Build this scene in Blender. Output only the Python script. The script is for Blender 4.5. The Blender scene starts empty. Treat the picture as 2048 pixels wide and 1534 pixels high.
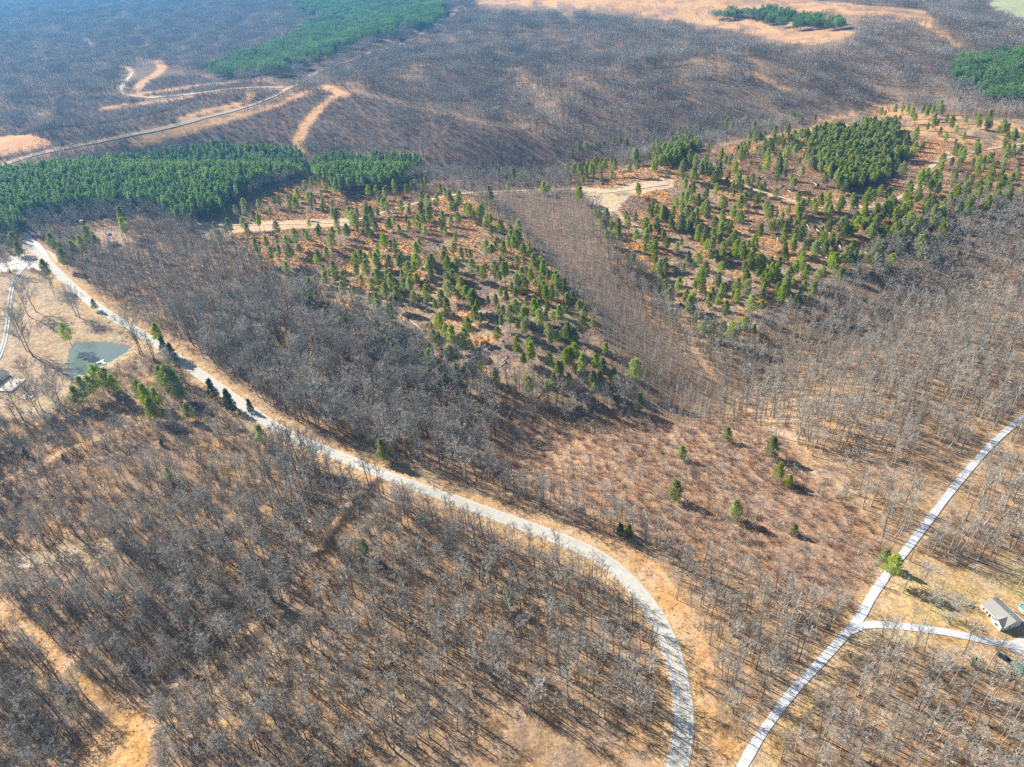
import bpy, math, random
import numpy as np
from mathutils import Vector, Matrix, Euler

# ------------------------------------------------------------------ camera, world, sun
CAMH = 260.0
PITCH, ROLL, F = math.radians(34.0), math.radians(3.2), 1421.0
S = bpy.context.scene
COL = S.collection
fw = np.array([0, math.cos(PITCH), -math.sin(PITCH)])
up0 = np.array([0, math.sin(PITCH), math.cos(PITCH)])
rt0 = np.array([1.0, 0, 0])
RT = rt0 * math.cos(ROLL) - up0 * math.sin(ROLL)
UP = up0 * math.cos(ROLL) + rt0 * math.sin(ROLL)
cam = bpy.data.cameras.new('camera')
cam.sensor_fit = 'HORIZONTAL'; cam.sensor_width = 36.0
cam.lens = F / 2048 * 36.0
cam.clip_start = 1.0; cam.clip_end = 30000
camo = bpy.data.objects.new('camera', cam); COL.objects.link(camo)
m = Matrix.Identity(4)
for i in range(3):
    m[i][0] = RT[i]; m[i][1] = UP[i]; m[i][2] = -fw[i]
m[0][3], m[1][3], m[2][3] = 0, 0, CAMH
camo.matrix_world = m
S.camera = camo

SUN_EL, SUN_AZ = math.radians(33), math.radians(-53)      # azimuth measured from +Y towards +X
w = bpy.data.worlds.new('World'); S.world = w; w.use_nodes = True
nt = w.node_tree; bg = nt.nodes['Background']
sky = nt.nodes.new('ShaderNodeTexSky'); sky.sky_type = 'NISHITA'; sky.sun_disc = False
sky.sun_elevation = SUN_EL; sky.sun_rotation = SUN_AZ
nt.links.new(sky.outputs[0], bg.inputs[0]); bg.inputs[1].default_value = 0.052
sd = bpy.data.lights.new('sun', 'SUN'); sd.energy = 4.9; sd.angle = math.radians(0.53); sd.color = (1, 0.93, 0.82)
so = bpy.data.objects.new('sun', sd); COL.objects.link(so)
sdir = Vector((math.sin(SUN_AZ) * math.cos(SUN_EL), math.cos(SUN_AZ) * math.cos(SUN_EL), math.sin(SUN_EL)))
so.rotation_euler = sdir.to_track_quat('Z', 'Y').to_euler()
so.location = (0, 0, 400)
S.view_settings.view_transform = 'Standard'; S.view_settings.look = 'None'
S.view_settings.gamma = 1; S.view_settings.use_curve_mapping = False
S.view_settings.exposure = 1.08
S.cycles.max_bounces = 4; S.cycles.diffuse_bounces = 2; S.cycles.glossy_bounces = 2
S.cycles.transmission_bounces = 2; S.cycles.volume_bounces = 0; S.cycles.transparent_max_bounces = 4
S.cycles.use_denoising = False
HAZE_DENSITY = 0.00012

rng = np.random.default_rng(7)

# ------------------------------------------------------------------ pixel <-> world
def flat(px, py, z=0.0):
    d = RT * (px - 1024) / F - UP * (py - 767) / F + fw
    t = (CAMH - z) / -d[2]
    return np.array([d[0] * t, d[1] * t])

def proj(x, y, z):
    vx, vy, vz = x, y, z - CAMH
    zc = vx * fw[0] + vy * fw[1] + vz * fw[2]
    zc = np.where(zc > 1, zc, 1)
    return (1024 + F * (vx * RT[0] + vy * RT[1] + vz * RT[2]) / zc,
            767 - F * (vx * UP[0] + vy * UP[1] + vz * UP[2]) / zc)

def vnoise(x, y, seed=0):
    xi = np.floor(x).astype(np.int64); yi = np.floor(y).astype(np.int64)
    xf = x - xi; yf = y - yi
    u = xf * xf * (3 - 2 * xf); v = yf * yf * (3 - 2 * yf)
    def h(a, b):
        n = (a * 374761393 + b * 668265263 + seed * 1274126177) & 0xffffffff
        n = ((n ^ (n >> 13)) * 1274126177) & 0xffffffff
        return ((n ^ (n >> 16)) & 0xffff) / 65535.0
    return ((h(xi, yi) * (1 - u) + h(xi + 1, yi) * u) * (1 - v) + (h(xi, yi + 1) * (1 - u) + h(xi + 1, yi + 1) * u) * v)

def fbm(x, y, seed=0, o=3):
    s = 0; a = 1; t = 0
    for i in range(o):
        s = s + a * vnoise(x * 2 ** i, y * 2 ** i, seed + i * 17); t += a; a *= .5
    return s / t

def segdist(x, y, pts):
    d = np.full(np.shape(x), 1e9)
    for (ax, ay), (bx, by) in zip(pts[:-1], pts[1:]):
        vx, vy = bx - ax, by - ay
        t = np.clip(((x - ax) * vx + (y - ay) * vy) / (vx * vx + vy * vy + 1e-9), 0, 1)
        d = np.minimum(d, np.hypot(x - ax - t * vx, y - ay - t * vy))
    return d

# ridges (+) and hollows (-): pixel polyline, height, half width in metres
RELIEF = [
    ([(560, 500), (760, 480), (900, 520), (1000, 600), (1080, 680)], 12, 60),
    ([(1030, 860), (930, 800), (800, 740)], -11, 40),
    ([(1300, 560), (1420, 740), (1300, 830), (1100, 830)], -11, 40),
    ([(1500, 780), (1640, 660), (1780, 620), (1950, 560)], -10, 35),
    ([(1380, 360), (1600, 400), (1800, 430)], 14, 90),
    ([(0, 400), (250, 390), (420, 380)], 10, 90),
    ([(350, 300), (620, 305), (900, 300), (1080, 290)], -34, 80),
    ([(1080, 290), (1300, 255), (1500, 215), (1750, 190)], -34, 95),
    ([(100, 300), (330, 250), (560, 180), (720, 110), (900, 30)], 20, 110),
    ([(760, 190), (900, 150), (1040, 150)], 22, 110),
    ([(1000, 60), (1250, 90), (1450, 110)], 14, 150), ([(1150, 190), (1300, 150), (1400, 150)], 20, 90), ([(1050, 215), (1000, 150), (1080, 90)], -18, 70), ([(1560, 150), (1700, 120)], 16, 110),
    ([(1200, 10), (1500, 30), (1700, 50), (1850, 90)], 34, 170),
    ([(0, 240), (250, 230)], -22, 110),
    ([(650, 1180), (760, 1060)], 5, 40),
    ([(420, 1290), (520, 1260), (700, 1230)], -5, 30),
    ([(150, 1440), (330, 1350)], -6, 30),
    ([(1750, 1020), (1850, 880)], 5, 60),
    ([(752, 980), (690, 1055), (645, 1118)], 3.0, 3.8), ([(505, 1262), (440, 1310)], 3.5, 5.5), ([(150, 1335), (180, 1385), (185, 1420)], 3.5, 6), ([(330, 1370), (420, 1345)], 3, 5),
]
RELIEF = [([tuple(flat(*p)) for p in pts], a, s) for pts, a, s in RELIEF]

def hgt(x, y):
    x = np.asarray(x, float); y = np.asarray(y, float)
    z = np.zeros(x.shape)
    for pts, a, s in RELIEF:
        z = z + a * np.exp(-(segdist(x, y, pts) / s) ** 2)
    z = z + 7 * (vnoise(x / 170, y / 170, 5) - .5) + 2.2 * (vnoise(x / 55, y / 55, 9) - .5)
    return z

def cast(px, py, lift=0.0):
    """world points where the rays of photo pixels meet the terrain (raised by lift)"""
    px = np.atleast_1d(np.asarray(px, float)); py = np.atleast_1d(np.asarray(py, float))
    d = RT[None] * ((px - 1024) / F)[:, None] - UP[None] * ((py - 767) / F)[:, None] + fw[None]
    ta = (CAMH - 62 - lift) / -d[:, 2]; tb = (CAMH + 60) / -d[:, 2]      # the layer the terrain lies in
    N_ = 64; a = ta.copy(); b = tb.copy(); done = np.zeros(len(px), bool)
    for i in range(1, N_ + 1):
        t = ta + (tb - ta) * i / N_
        bl = (CAMH + d[:, 2] * t < hgt(d[:, 0] * t, d[:, 1] * t) + lift) & ~done
        b = np.where(bl, t, b); done |= bl; a = np.where(done, a, t)
        if done.all(): break
    for _ in range(14):
        c = (a + b) / 2
        bl = CAMH + d[:, 2] * c < hgt(d[:, 0] * c, d[:, 1] * c) + lift
        b = np.where(bl, c, b); a = np.where(bl, a, c)
    x, y = d[:, 0] * b, d[:, 1] * b
    return np.stack([x, y, hgt(x, y)], 1)

def W(px, py, lift=0.0):
    return cast([px], [py], lift)[0]

# ------------------------------------------------------------------ roads and tracks (photo pixels)
PAVED = [(60, 492), (92, 522), (130, 560), (160, 588), (200, 618), (260, 655), (320, 692), (362, 722), (420, 763), (470, 800), (540, 849),
         (610, 885), (700, 922), (800, 962), (900, 997), (1000, 1034), (1080, 1063), (1150, 1091), (1205, 1119),
         (1255, 1160), (1300, 1215), (1333, 1275), (1355, 1345), (1366, 1410), (1366, 1470), (1354, 1534), (1335, 1610)]
GRAVEL = [(2120, 770), (2048, 834), (2000, 873), (1950, 925), (1900, 985), (1860, 1038), (1820, 1090), (1780, 1142), (1745, 1190),
          (1722, 1232), (1690, 1270), (1640, 1325), (1590, 1378), (1550, 1430), (1515, 1480), (1484, 1534), (1450, 1600)]
DRIVE = [(1700, 1262), (1728, 1251), (1770, 1250), (1830, 1256), (1900, 1266), (1960, 1279), (2005, 1288), (2060, 1297)]
LDRIVE = [(66, 524), (45, 540), (28, 563), (20, 600), (16, 640), (10, 680), (-2, 715), (-20, 745)]
LSTUB = [(-30, 533), (10, 530), (40, 523), (70, 522), (92, 522)]
FARMR = [(92, 522), (80, 500), (60, 480), (42, 466)]
D = dict
TRACKS = [  # name, points, width, colour key, built as a raised ribbon
    ('dirt_road', [(-60, 350), (0, 333), (60, 312), (150, 293), (250, 272), (320, 258), (400, 238), (480, 218), (540, 197), (575, 178), (600, 168)], 11, 'tan', 1),
    ('dirt_road', [(600, 168), (640, 142), (700, 122), (745, 103), (800, 90), (850, 65), (890, 45), (925, 10)], 14, 'tan', 1),
    ('dirt_road', [(125, 122), (170, 127), (225, 128), (258, 138), (263, 150), (243, 175), (250, 188), (290, 195), (350, 192), (430, 182), (520, 175), (570, 176)], 12, 'tan', 1),
    ('dirt_road', [(395, 452), (460, 450), (560, 448), (680, 445), (740, 433), (800, 415), (880, 396), (940, 386), (1050, 382), (1150, 378), (1200, 386), (1270, 377), (1340, 367)], 6.5, 'tan', 1),
    ('dirt_road', [(1180, 392), (1222, 412), (1245, 436), (1290, 462)], 6, 'tan', 1),
    ('dirt_road', [(1420, 350), (1470, 365), (1540, 390), (1610, 408), (1700, 414), (1760, 412), (1830, 380), (1850, 350), (1880, 322), (1960, 302), (2060, 285)], 6, 'tan', 1),
    ('t', [(600, 300), (598, 275), (615, 245), (640, 215), (680, 185)], 17, 'orange', 0),
    ('t', [(690, 190), (640, 172), (600, 190), (540, 215), (480, 232), (420, 247), (330, 270), (270, 290)], 17, 'orange', 0),
    ('t', [(270, 183), (285, 165), (310, 150), (325, 136), (315, 122)], 20, 'orange', 0),
    ('t', [(280, 188), (340, 180), (400, 170), (480, 165)], 20, 'orange', 0),
    ('t', [(210, 217), (300, 205), (380, 195)], 20, 'orange', 0),
    ('t', [(500, 185), (500, 195), (470, 210), (400, 225), (370, 235)], 16, 'orange', 0),
    ('t', [(-10, 968), (60, 940), (140, 895), (225, 866)], 5, 'tan2', 0),
    ('t', [(138, 763), (180, 750), (225, 729), (268, 703)], 4.5, 'straw', 0),
    ('t', [(780, 995), (700, 1080), (650, 1150), (600, 1250), (480, 1340), (360, 1395), (250, 1415)], 3.5, 'leaf2', 0),
    ('t', [(1350, 620), (1400, 720), (1440, 770), (1500, 820), (1560, 860), (1600, 910), (1640, 960)], 3.5, 'leaf2', 0),
    ('t', [(1820, 35), (1870, 60), (1900, 80), (1920, 95)], 15, 'orange', 0),
    ('t', [(950, 4), (1250, 4), (1560, 20), (1800, 28), (1850, 48)], 22, 'orange', 0),
    ('t', [(1480, 135), (1530, 160), (1575, 182)], 10, 'orange', 0),
    ('t', [(1110, 15), (1130, 30), (1145, 45)], 10, 'tan2', 0),
    ('t', [(1880, 320), (1960, 250), (2060, 240)], 8, 'tan2', 0),
    ('t', [(680, 30), (800, 96), (860, 80)], 8, 'orange', 0),
    ('t', [(520, 190), (600, 120), (700, 100), (730, 80)], 0.1, 'tan2', 0),
]
def smooth(pts, n=6):
    p = np.array(pts, float); out = []
    for i in range(len(p) - 1):
        p0 = p[max(i - 1, 0)]; p1 = p[i]; p2 = p[i + 1]; p3 = p[min(i + 2, len(p) - 1)]
        for t in np.linspace(0, 1, n, endpoint=False):
            out.append(.5 * ((2 * p1) + (-p0 + p2) * t + (2 * p0 - 5 * p1 + 4 * p2 - p3) * t * t + (-p0 + 3 * p1 - 3 * p2 + p3) * t ** 3))
    out.append(p[-1]); return np.array(out)
def wline(pts, n=6, sm=2):
    q = smooth(pts, n); q = cast(q[:, 0], q[:, 1])[:, :2]
    for _ in range(sm):
        q[1:-1] = (q[:-2] + 2 * q[1:-1] + q[2:]) / 4
    return q
LINES = {}
for k, pts in (('paved', PAVED), ('gravel', GRAVEL), ('drive', DRIVE), ('ldrive', LDRIVE), ('lstub', LSTUB), ('farmr', FARMR)):
    LINES[k] = wline(pts)
TR = [(n, wline(p, 4, 1), wd, c, r) for n, p, wd, c, r in TRACKS if wd > 1]

# ------------------------------------------------------------------ zones (photo pixels)
def pip(x, y, poly):
    ins = np.zeros(np.shape(x), bool)
    n = len(poly)
    for i in range(n):
        x1, y1 = poly[i]; x2, y2 = poly[(i + 1) % n]
        if y1 == y2: continue
        c = ((y1 > y) != (y2 > y)) & (x < (x2 - x1) * (y - y1) / (y2 - y1) + x1)
        ins ^= c
    return ins
SAP = [(950, 388), (1060, 388), (1190, 392), (1185, 470), (1230, 560), (1300, 640), (1380, 720), (1440, 800), (1400, 860), (1270, 830), (1235, 740), (1190, 640), (1100, 530), (1020, 440)]
BRUSH = [(1000, 870), (1280, 830), (1500, 840), (1620, 930), (1720, 1030), (1790, 1110), (1700, 1230), (1560, 1180), (1400, 1130), (1270, 1050), (1100, 1000), (960, 930)]
CUTA = [(400, 445), (520, 395), (640, 350), (720, 395), (850, 370), (930, 395), (1010, 450), (1110, 560), (1180, 640), (1230, 740), (1260, 800), (1080, 790), (930, 740), (840, 700), (760, 650), (640, 600), (560, 560), (470, 480), (395, 462)]
CUTB = [(1130, 330), (1280, 335), (1400, 300), (1560, 270), (1620, 245), (1760, 210), (2080, 255), (2080, 400), (1930, 420), (1820, 455), (1740, 500), (1660, 590), (1560, 640), (1450, 670), (1380, 640), (1310, 590), (1215, 480), (1195, 400), (1140, 375)]
MIDB = [(840, 300), (1120, 300), (1130, 370), (900, 385), (800, 400), (850, 350)]
LYARD = [(-80, 560), (50, 545), (110, 555), (170, 605), (270, 668), (300, 700), (270, 700), (160, 775), (95, 830), (-80, 850)]
LFARM = [(165, 455), (235, 452), (262, 482), (215, 503), (165, 485)]
RYARD = [(1735, 1235), (1795, 1130), (1850, 1105), (1900, 1135), (2010, 1125), (2120, 1150), (2120, 1400), (2000, 1345), (1940, 1305), (1800, 1285), (1725, 1275)]
RV2 = [(1690, 1290), (1730, 1270), (1760, 1290), (1700, 1330), (1640, 1400), (1580, 1480), (1540, 1560), (1500, 1560), (1570, 1440)]
VERGE = [(1080, 1040), (1170, 1060), (1250, 1085), (1320, 1130), (1370, 1190), (1400, 1260), (1430, 1360), (1440, 1440), (1500, 1500), (1470, 1600), (1330, 1600), (1370, 1400), (1320, 1230), (1210, 1110)]
POND = [(146, 690), (157, 684), (175, 683), (205, 685), (255, 690), (262, 693), (250, 704), (210, 727), (175, 745), (140, 755), (136, 754), (138, 720), (140, 702)]
OFIELD = [(940, 8), (960, -6), (1260, -20), (1560, -6), (1850, 22), (1880, 44), (1840, 46), (1780, 34), (1620, 24), (1400, 22), (1540, 42), (1720, 64), (1690, 76), (1620, 92), (1540, 78), (1420, 52), (1320, 40), (1220, 18)]
PAST = [(1950, -40), (2120, -40), (2120, 45), (2030, 32), (1985, 18)]
LANDING = [(1130, 372), (1230, 378), (1262, 366), (1350, 356), (1345, 374), (1260, 392), (1222, 432), (1195, 420), (1180, 400)]
LYT = [(-80, 275), (60, 270), (110, 285), (70, 300), (-80, 325)]
JUNC = [(48, 478), (80, 495), (105, 505), (116, 522), (104, 548), (60, 536), (-60, 550), (-60, 522), (40, 512)]
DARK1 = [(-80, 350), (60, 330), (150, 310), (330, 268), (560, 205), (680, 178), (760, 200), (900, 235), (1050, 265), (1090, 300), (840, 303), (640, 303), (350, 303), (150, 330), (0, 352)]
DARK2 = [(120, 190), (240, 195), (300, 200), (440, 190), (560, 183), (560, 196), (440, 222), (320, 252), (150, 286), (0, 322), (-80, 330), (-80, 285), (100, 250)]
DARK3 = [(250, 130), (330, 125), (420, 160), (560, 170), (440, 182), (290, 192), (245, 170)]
LLAND = [(385, 440), (470, 443), (600, 440), (700, 436), (700, 452), (560, 460), (470, 466), (430, 485), (392, 470)]
EASTF = [(1480, 800), (1600, 780), (2080, 700), (2080, 1100), (1870, 1080), (1760, 1050), (1620, 920)]
BOTL = [(0, 1100), (330, 1050), (560, 1120), (620, 1250), (560, 1534), (0, 1534)]
OCHRE = [(-90, 1150), (30, 1212), (75, 1245), (120, 1298), (165, 1342), (205, 1372), (285, 1398), (322, 1415), (318, 1440), (290, 1500), (305, 1570), (150, 1570), (165, 1500), (207, 1452), (192, 1412), (172, 1388), (128, 1362), (104, 1352), (100, 1330), (72, 1285), (30, 1243), (-90, 1190)]
STRAW = [(-90, 1105), (100, 1104), (170, 1083), (222, 1076), (238, 1098), (190, 1122), (130, 1126), (60, 1136), (-90, 1128)]
PINES = [  # crowns
    [(-80, 350), (150, 326), (350, 302), (480, 290), (600, 300), (615, 318), (600, 340), (520, 352), (470, 375), (420, 410), (360, 425), (300, 400), (150, 400), (60, 415), (0, 450), (-80, 460)],
    [(625, 320), (690, 305), (830, 310), (838, 325), (800, 350), (740, 365), (660, 370), (630, 345)],
    [(600, 5), (700, -30), (880, -10), (888, 30), (800, 55), (700, 78), (640, 110), (560, 130), (440, 145), (415, 135), (500, 100), (580, 75), (610, 50), (660, 30), (590, 22)],
    [(1612, 258), (1650, 240), (1700, 252), (1750, 240), (1800, 232), (1795, 290), (1770, 335), (1715, 362), (1680, 360), (1640, 320), (1612, 300)],
    [(1905, 115), (1980, 98), (2090, 100), (2090, 180), (1990, 185), (1930, 160), (1905, 140)],
    [(1310, 300), (1350, 270), (1380, 262), (1395, 285), (1340, 312), (1312, 318)],
    [(1415, 22), (1540, 18), (1710, 40), (1720, 50), (1540, 36)],
]
LEAF = (0.32, 0.218, 0.135)
CC = {'tan': (0.57, 0.45, 0.31), 'tan2': (0.50, 0.34, 0.19), 'orange': (0.62, 0.36, 0.17), 'straw': (0.50, 0.38, 0.22), 'ochre': (0.54, 0.35, 0.16),
      'leaf2': (0.40, 0.27, 0.17), 'leaf': LEAF}

def ground_colour(x, y):
    n1 = fbm(x / 34, y / 34, 3); n2 = fbm(x / 9, y / 9, 4); n3 = fbm(x / 90, y / 90, 8)
    px, py = proj(x, y, hgt(x, y))
    sc = np.hypot(x, y)
    k = 9 * 400 / np.maximum(sc, 250)
    qx = px + (fbm(x / 12, y / 12, 21) - .5) * 2.2 * k; qy = py + (fbm(x / 12, y / 12, 22) - .5) * 1.4 * k
    C = np.array(LEAF)[None] * (0.80 + .42 * n1)[:, None]
    def mix(mask, c, a=1.0):
        nonlocal C
        mm = (mask * a)[:, None]
        C = C * (1 - mm) + np.array(c)[None] * mm
    def sm(v, a, b): return np.clip((v - a) / (b - a), 0, 1)
    mix(sm(fbm(x / 7, y / 7, 101), .52, .66), (0.19, 0.13, 0.09), .55); mix(sm(fbm(x / 13, y / 13, 102), .58, .7), (0.46, 0.27, 0.12), .45)
    far = sm(py, 420, 300)
    mix(far, (0.27, 0.19, 0.14), .55)
    mix(pip(qx, qy, SAP).astype(float), (0.30, 0.20, 0.135), .8)
    mix(pip(qx, qy, BOTL) * sm(fbm(x / 20, y / 20, 81), .35, .6), (0.26, 0.185, 0.125), .7)
    mix(pip(qx, qy, BRUSH) * 1.0, (0.34, 0.21, 0.135), .7)
    mix(pip(qx, qy, EASTF) * (.35 + .5 * n1), (0.43, 0.285, 0.165), .8)
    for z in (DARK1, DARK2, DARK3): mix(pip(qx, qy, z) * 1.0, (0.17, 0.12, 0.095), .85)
    mix(pip(qx, qy, LLAND) * 1.0, (0.56, 0.42, 0.28), .0)
    for z in (CUTA, CUTB):
        mm = pip(qx, qy, z) * 1.0
        mix(mm, (0.36, 0.255, 0.165), .85)
        up = sm(py, 640, 470) if z is CUTA else sm(py, 620, 430)
        mix(mm * sm(fbm(x / 16, y / 16, 31, 3) + .35 * up - .17, .50, .60), (0.60, 0.34, 0.14), .85 if z is CUTA else .85)
        mix(mm * sm(fbm(x / 22, y / 22, 37, 2), .56, .66), (0.19, 0.14, 0.12), .75)
    mix(pip(qx, qy, MIDB) * 1.0, (0.26, 0.18, 0.14), .7)
    mix(pip(qx, qy, OFIELD) * 1.0, (0.62, 0.37, 0.18), .95)
    mix(pip(qx, qy, OFIELD) * sm(fbm(x / 60, y / 25, 44), .45, .6), (0.44, 0.26, 0.15), .75); mix(pip(qx, qy, OFIELD) * sm(fbm(x / 18, y / 50, 45), .55, .65), (0.28, 0.19, 0.14), .7)
    mix(pip(qx, qy, PAST) * 1.0, (0.42, 0.45, 0.26), .95)
    mix(pip(qx, qy, LYT) * 1.0, (0.64, 0.35, 0.17), .9)
    mix(pip(qx, qy, LYARD) * 1.0, (0.42, 0.305, 0.205), .9)
    mix(pip(qx, qy, LYARD) * sm(fbm(x / 14, y / 14, 51), .5, .62), (0.37, 0.32, 0.19), .5)
    mix(pip(qx, qy, LFARM) * 1.0, (0.42, 0.30, 0.20), .8)
    mix(pip(qx, qy, RYARD) * 1.0, (0.48, 0.335, 0.18), .9)
    mix(pip(qx, qy, RYARD) * sm(fbm(x / 11, y / 11, 52), .5, .66), (0.42, 0.37, 0.17), .6)
    mix(pip(qx, qy, RV2) * 1.0, (0.44, 0.31, 0.15), .8)
    mix(pip(qx, qy, VERGE) * 1.0, (0.50, 0.30, 0.155), .85)
    oc = pip(qx, qy, OCHRE) * 1.0
    mix(oc, (0.50, 0.32, 0.165), .92); mix(oc * sm(fbm(x / 5, y / 5, 77), .5, .62), (0.40, 0.25, 0.12), .6)
    mix(oc * sm(py, 1420, 1470), (0.42, 0.255, 0.11), .5)
    mix(pip(qx, qy, STRAW) * 1.0, (0.47, 0.36, 0.225), .9)
    mix(pip(qx, qy, JUNC) * 1.0, (0.72, 0.66, 0.58), .95)
    dp = segdist(x, y, LINES['paved'])
    mix(sm(dp, 11, 6.5 ), (0.48, 0.32, 0.17), .85)
    mix(sm(dp, 4.6, 3.6), (0.52, 0.42, 0.28), .8)
    dg = segdist(x, y, LINES['gravel']); mix(sm(dg, 6, 3), (0.46, 0.33, 0.2), .7)
    for n, ln, wd, c, r in TR:
        dd = segdist(x, y, ln) + (n2 - .5) * 4
        if r: mix(sm(dd, wd * .9, wd * .45), CC['tan2'], .8)
        else: mix(sm(dd, wd * .62, wd * .42), CC[c], .95)
    mix(pip(qx, qy, LANDING) * 1.0, (0.50, 0.40, 0.27), .9)
    mix(pip(qx, qy, LLAND) * 1.0, (0.50, 0.37, 0.235), .85)
    return C, px, py

# ------------------------------------------------------------------ materials
def mat(name, col, rough=.9, var=0.0, noise=None, spec=.2, bump=None, metallic=0, trans=0):
    mm = bpy.data.materials.new(name); mm.use_nodes = True
    t = mm.node_tree; b = t.nodes['Principled BSDF']
    b.inputs['Roughness'].default_value = rough; b.inputs['Specular IOR Level'].default_value = spec
    b.inputs['Metallic'].default_value = metallic
    rgb = t.nodes.new('ShaderNodeRGB'); rgb.outputs[0].default_value = (*col, 1); last = rgb.outputs[0]
    if noise:
        tc = t.nodes.new('ShaderNodeTexCoord'); n = t.nodes.new('ShaderNodeTexNoise')
        n.inputs['Scale'].default_value = noise[0]; n.inputs['Detail'].default_value = 5
        t.links.new(tc.outputs['Object'], n.inputs['Vector'])
        r = t.nodes.new('ShaderNodeMapRange'); r.inputs[1].default_value = .3; r.inputs[2].default_value = .7
        r.inputs[3].default_value = 1 - noise[1]; r.inputs[4].default_value = 1 + noise[1]
        t.links.new(n.outputs[0], r.inputs[0])
        v = t.nodes.new('ShaderNodeVectorMath'); v.operation = 'SCALE'
        t.links.new(last, v.inputs[0]); t.links.new(r.outputs[0], v.inputs['Scale']); last = v.outputs[0]
        if bump:
            bp = t.nodes.new('ShaderNodeBump'); bp.inputs['Distance'].default_value = bump
            t.links.new(n.outputs[0], bp.inputs['Height']); t.links.new(bp.outputs[0], b.inputs['Normal'])
    if var:
        oi = t.nodes.new('ShaderNodeObjectInfo')
        hs = t.nodes.new('ShaderNodeHueSaturation')
        mr = t.nodes.new('ShaderNodeMapRange'); mr.inputs[3].default_value = 1 - var; mr.inputs[4].default_value = 1 + var
        t.links.new(oi.outputs['Random'], mr.inputs[0]); t.links.new(mr.outputs[0], hs.inputs['Value'])
        m2 = t.nodes.new('ShaderNodeMath'); m2.operation = 'MULTIPLY'; m2.inputs[1].default_value = 7.31
        m3 = t.nodes.new('ShaderNodeMath'); m3.operation = 'FRACT'
        m4 = t.nodes.new('ShaderNodeMapRange'); m4.inputs[3].default_value = 1 - var * .9; m4.inputs[4].default_value = 1 + var * .6
        t.links.new(oi.outputs['Random'], m2.inputs[0]); t.links.new(m2.outputs[0], m3.inputs[0]); t.links.new(m3.outputs[0], m4.inputs[0])
        t.links.new(m4.outputs[0], hs.inputs['Saturation']); t.links.new(last, hs.inputs['Color']); last = hs.outputs[0]
    t.links.new(last, b.inputs['Base Color'])
    if trans:
        tl = t.nodes.new('ShaderNodeBsdfTranslucent'); mx = t.nodes.new('ShaderNodeMixShader'); mx.inputs[0].default_value = trans
        t.links.new(last, tl.inputs[0]); t.links.new(b.outputs[0], mx.inputs[1]); t.links.new(tl.outputs[0], mx.inputs[2])
        t.links.new(mx.outputs[0], t.nodes['Material Output'].inputs[0])
    return mm
M = {
    'bark': mat('grey_bark', (0.18, 0.165, 0.135), var=.3),
    'twig': mat('bare_twigs', (0.44, 0.42, 0.37), var=.42),
    'palebark': mat('pale_bark', (0.46, 0.42, 0.35), var=.2),
    'paletwig': mat('pale_twigs', (0.46, 0.42, 0.36), var=.2),
    'redtwig': mat('russet_brush', (0.27, 0.16, 0.11), var=.35),
    'brownbrush': mat('brown_brush', (0.29, 0.21, 0.16), var=.3),
    'olive': mat('olive_brush', (0.26, 0.27, 0.15), var=.2),
    'pinebark': mat('pine_bark', (0.20, 0.15, 0.12), var=.15),
    'needle': mat('pine_needles', (0.37, 0.44, 0.08), var=.34, rough=.7, trans=.42),
    'needle2': mat('plantation_needles', (0.27, 0.42, 0.11), var=.38, rough=.7, trans=.42),
    'cedar': mat('cedar_foliage', (0.085, 0.14, 0.045), var=.2, rough=.8, trans=.2),
    'sedge': mat('orange_sedge', (0.60, 0.35, 0.15), var=.3),
    'straw': mat('dead_grass', (0.50, 0.34, 0.17), var=.25),
    'log': mat('weathered_wood', (0.52, 0.47, 0.41), var=.3, noise=(2, .2)),
    'root': mat('root_soil', (0.07, 0.05, 0.04), noise=(3, .4)),
    'white': mat('white_siding', (0.78, 0.78, 0.76)),
    'trim': mat('white_trim', (0.8, 0.8, 0.8)),
    'shingle': mat('grey_shingles', (0.30, 0.295, 0.275), noise=(6, .15)),
    'glass': mat('window_glass', (0.03, 0.035, 0.045), rough=.1, spec=.5),
    'shutter': mat('dark_shutter', (0.05, 0.05, 0.055)),
    'concrete': mat('concrete', (0.62, 0.56, 0.50), noise=(.6, .08)),
    'gravel': mat('pale_gravel', (0.56, 0.58, 0.615), noise=(.9, .25), bump=.05),
    'gravel2': mat('tan_gravel', (0.70, 0.64, 0.56), noise=(.4, .2)),
    'asphalt': mat('aged_chipseal', (0.50, 0.49, 0.455), noise=(.25, .10)),
    'wheel': mat('worn_chipseal', (0.44, 0.435, 0.41), noise=(.4, .16)),
    'yellow': mat('yellow_paint', (0.66, 0.50, 0.20), noise=(1, .2)),
    'paint': mat('white_paint', (0.62, 0.62, 0.60), noise=(1, .15)),
    'dirt': mat('tan_dirt', (0.53, 0.41, 0.28), noise=(.15, .2)),
    'water': mat('pond_water', (0.13, 0.18, 0.155), rough=.06, spec=.5),
    'dock': mat('dock_boards', (0.75, 0.80, 0.86), noise=(3, .1)),
    'steel': mat('galvanised_steel', (0.5, 0.5, 0.5), rough=.5),
    'pole': mat('pole_wood', (0.24, 0.20, 0.17)),
    'signy': mat('sign_yellow', (0.80, 0.42, 0.03)),
    'black': mat('black_plastic', (0.02, 0.02, 0.022), rough=.5),
    'truck': mat('dark_blue_paint', (0.015, 0.028, 0.07), rough=.25, spec=.6),
    'chrome': mat('bare_metal', (0.6, 0.6, 0.62), rough=.25, metallic=.8),
    'tyre': mat('tyre_rubber', (0.02, 0.02, 0.02)),
    'greenroof': mat('green_metal_roof', (0.10, 0.27, 0.19), rough=.5, noise=(1, .1)),
    'deck': mat('deck_boards', (0.72, 0.66, 0.58), noise=(2, .1)),
    'pool': mat('pool_blue', (0.05, 0.50, 0.62), rough=.2),
    'brick': mat('pink_brick', (0.5, 0.30, 0.24)),
}
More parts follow.
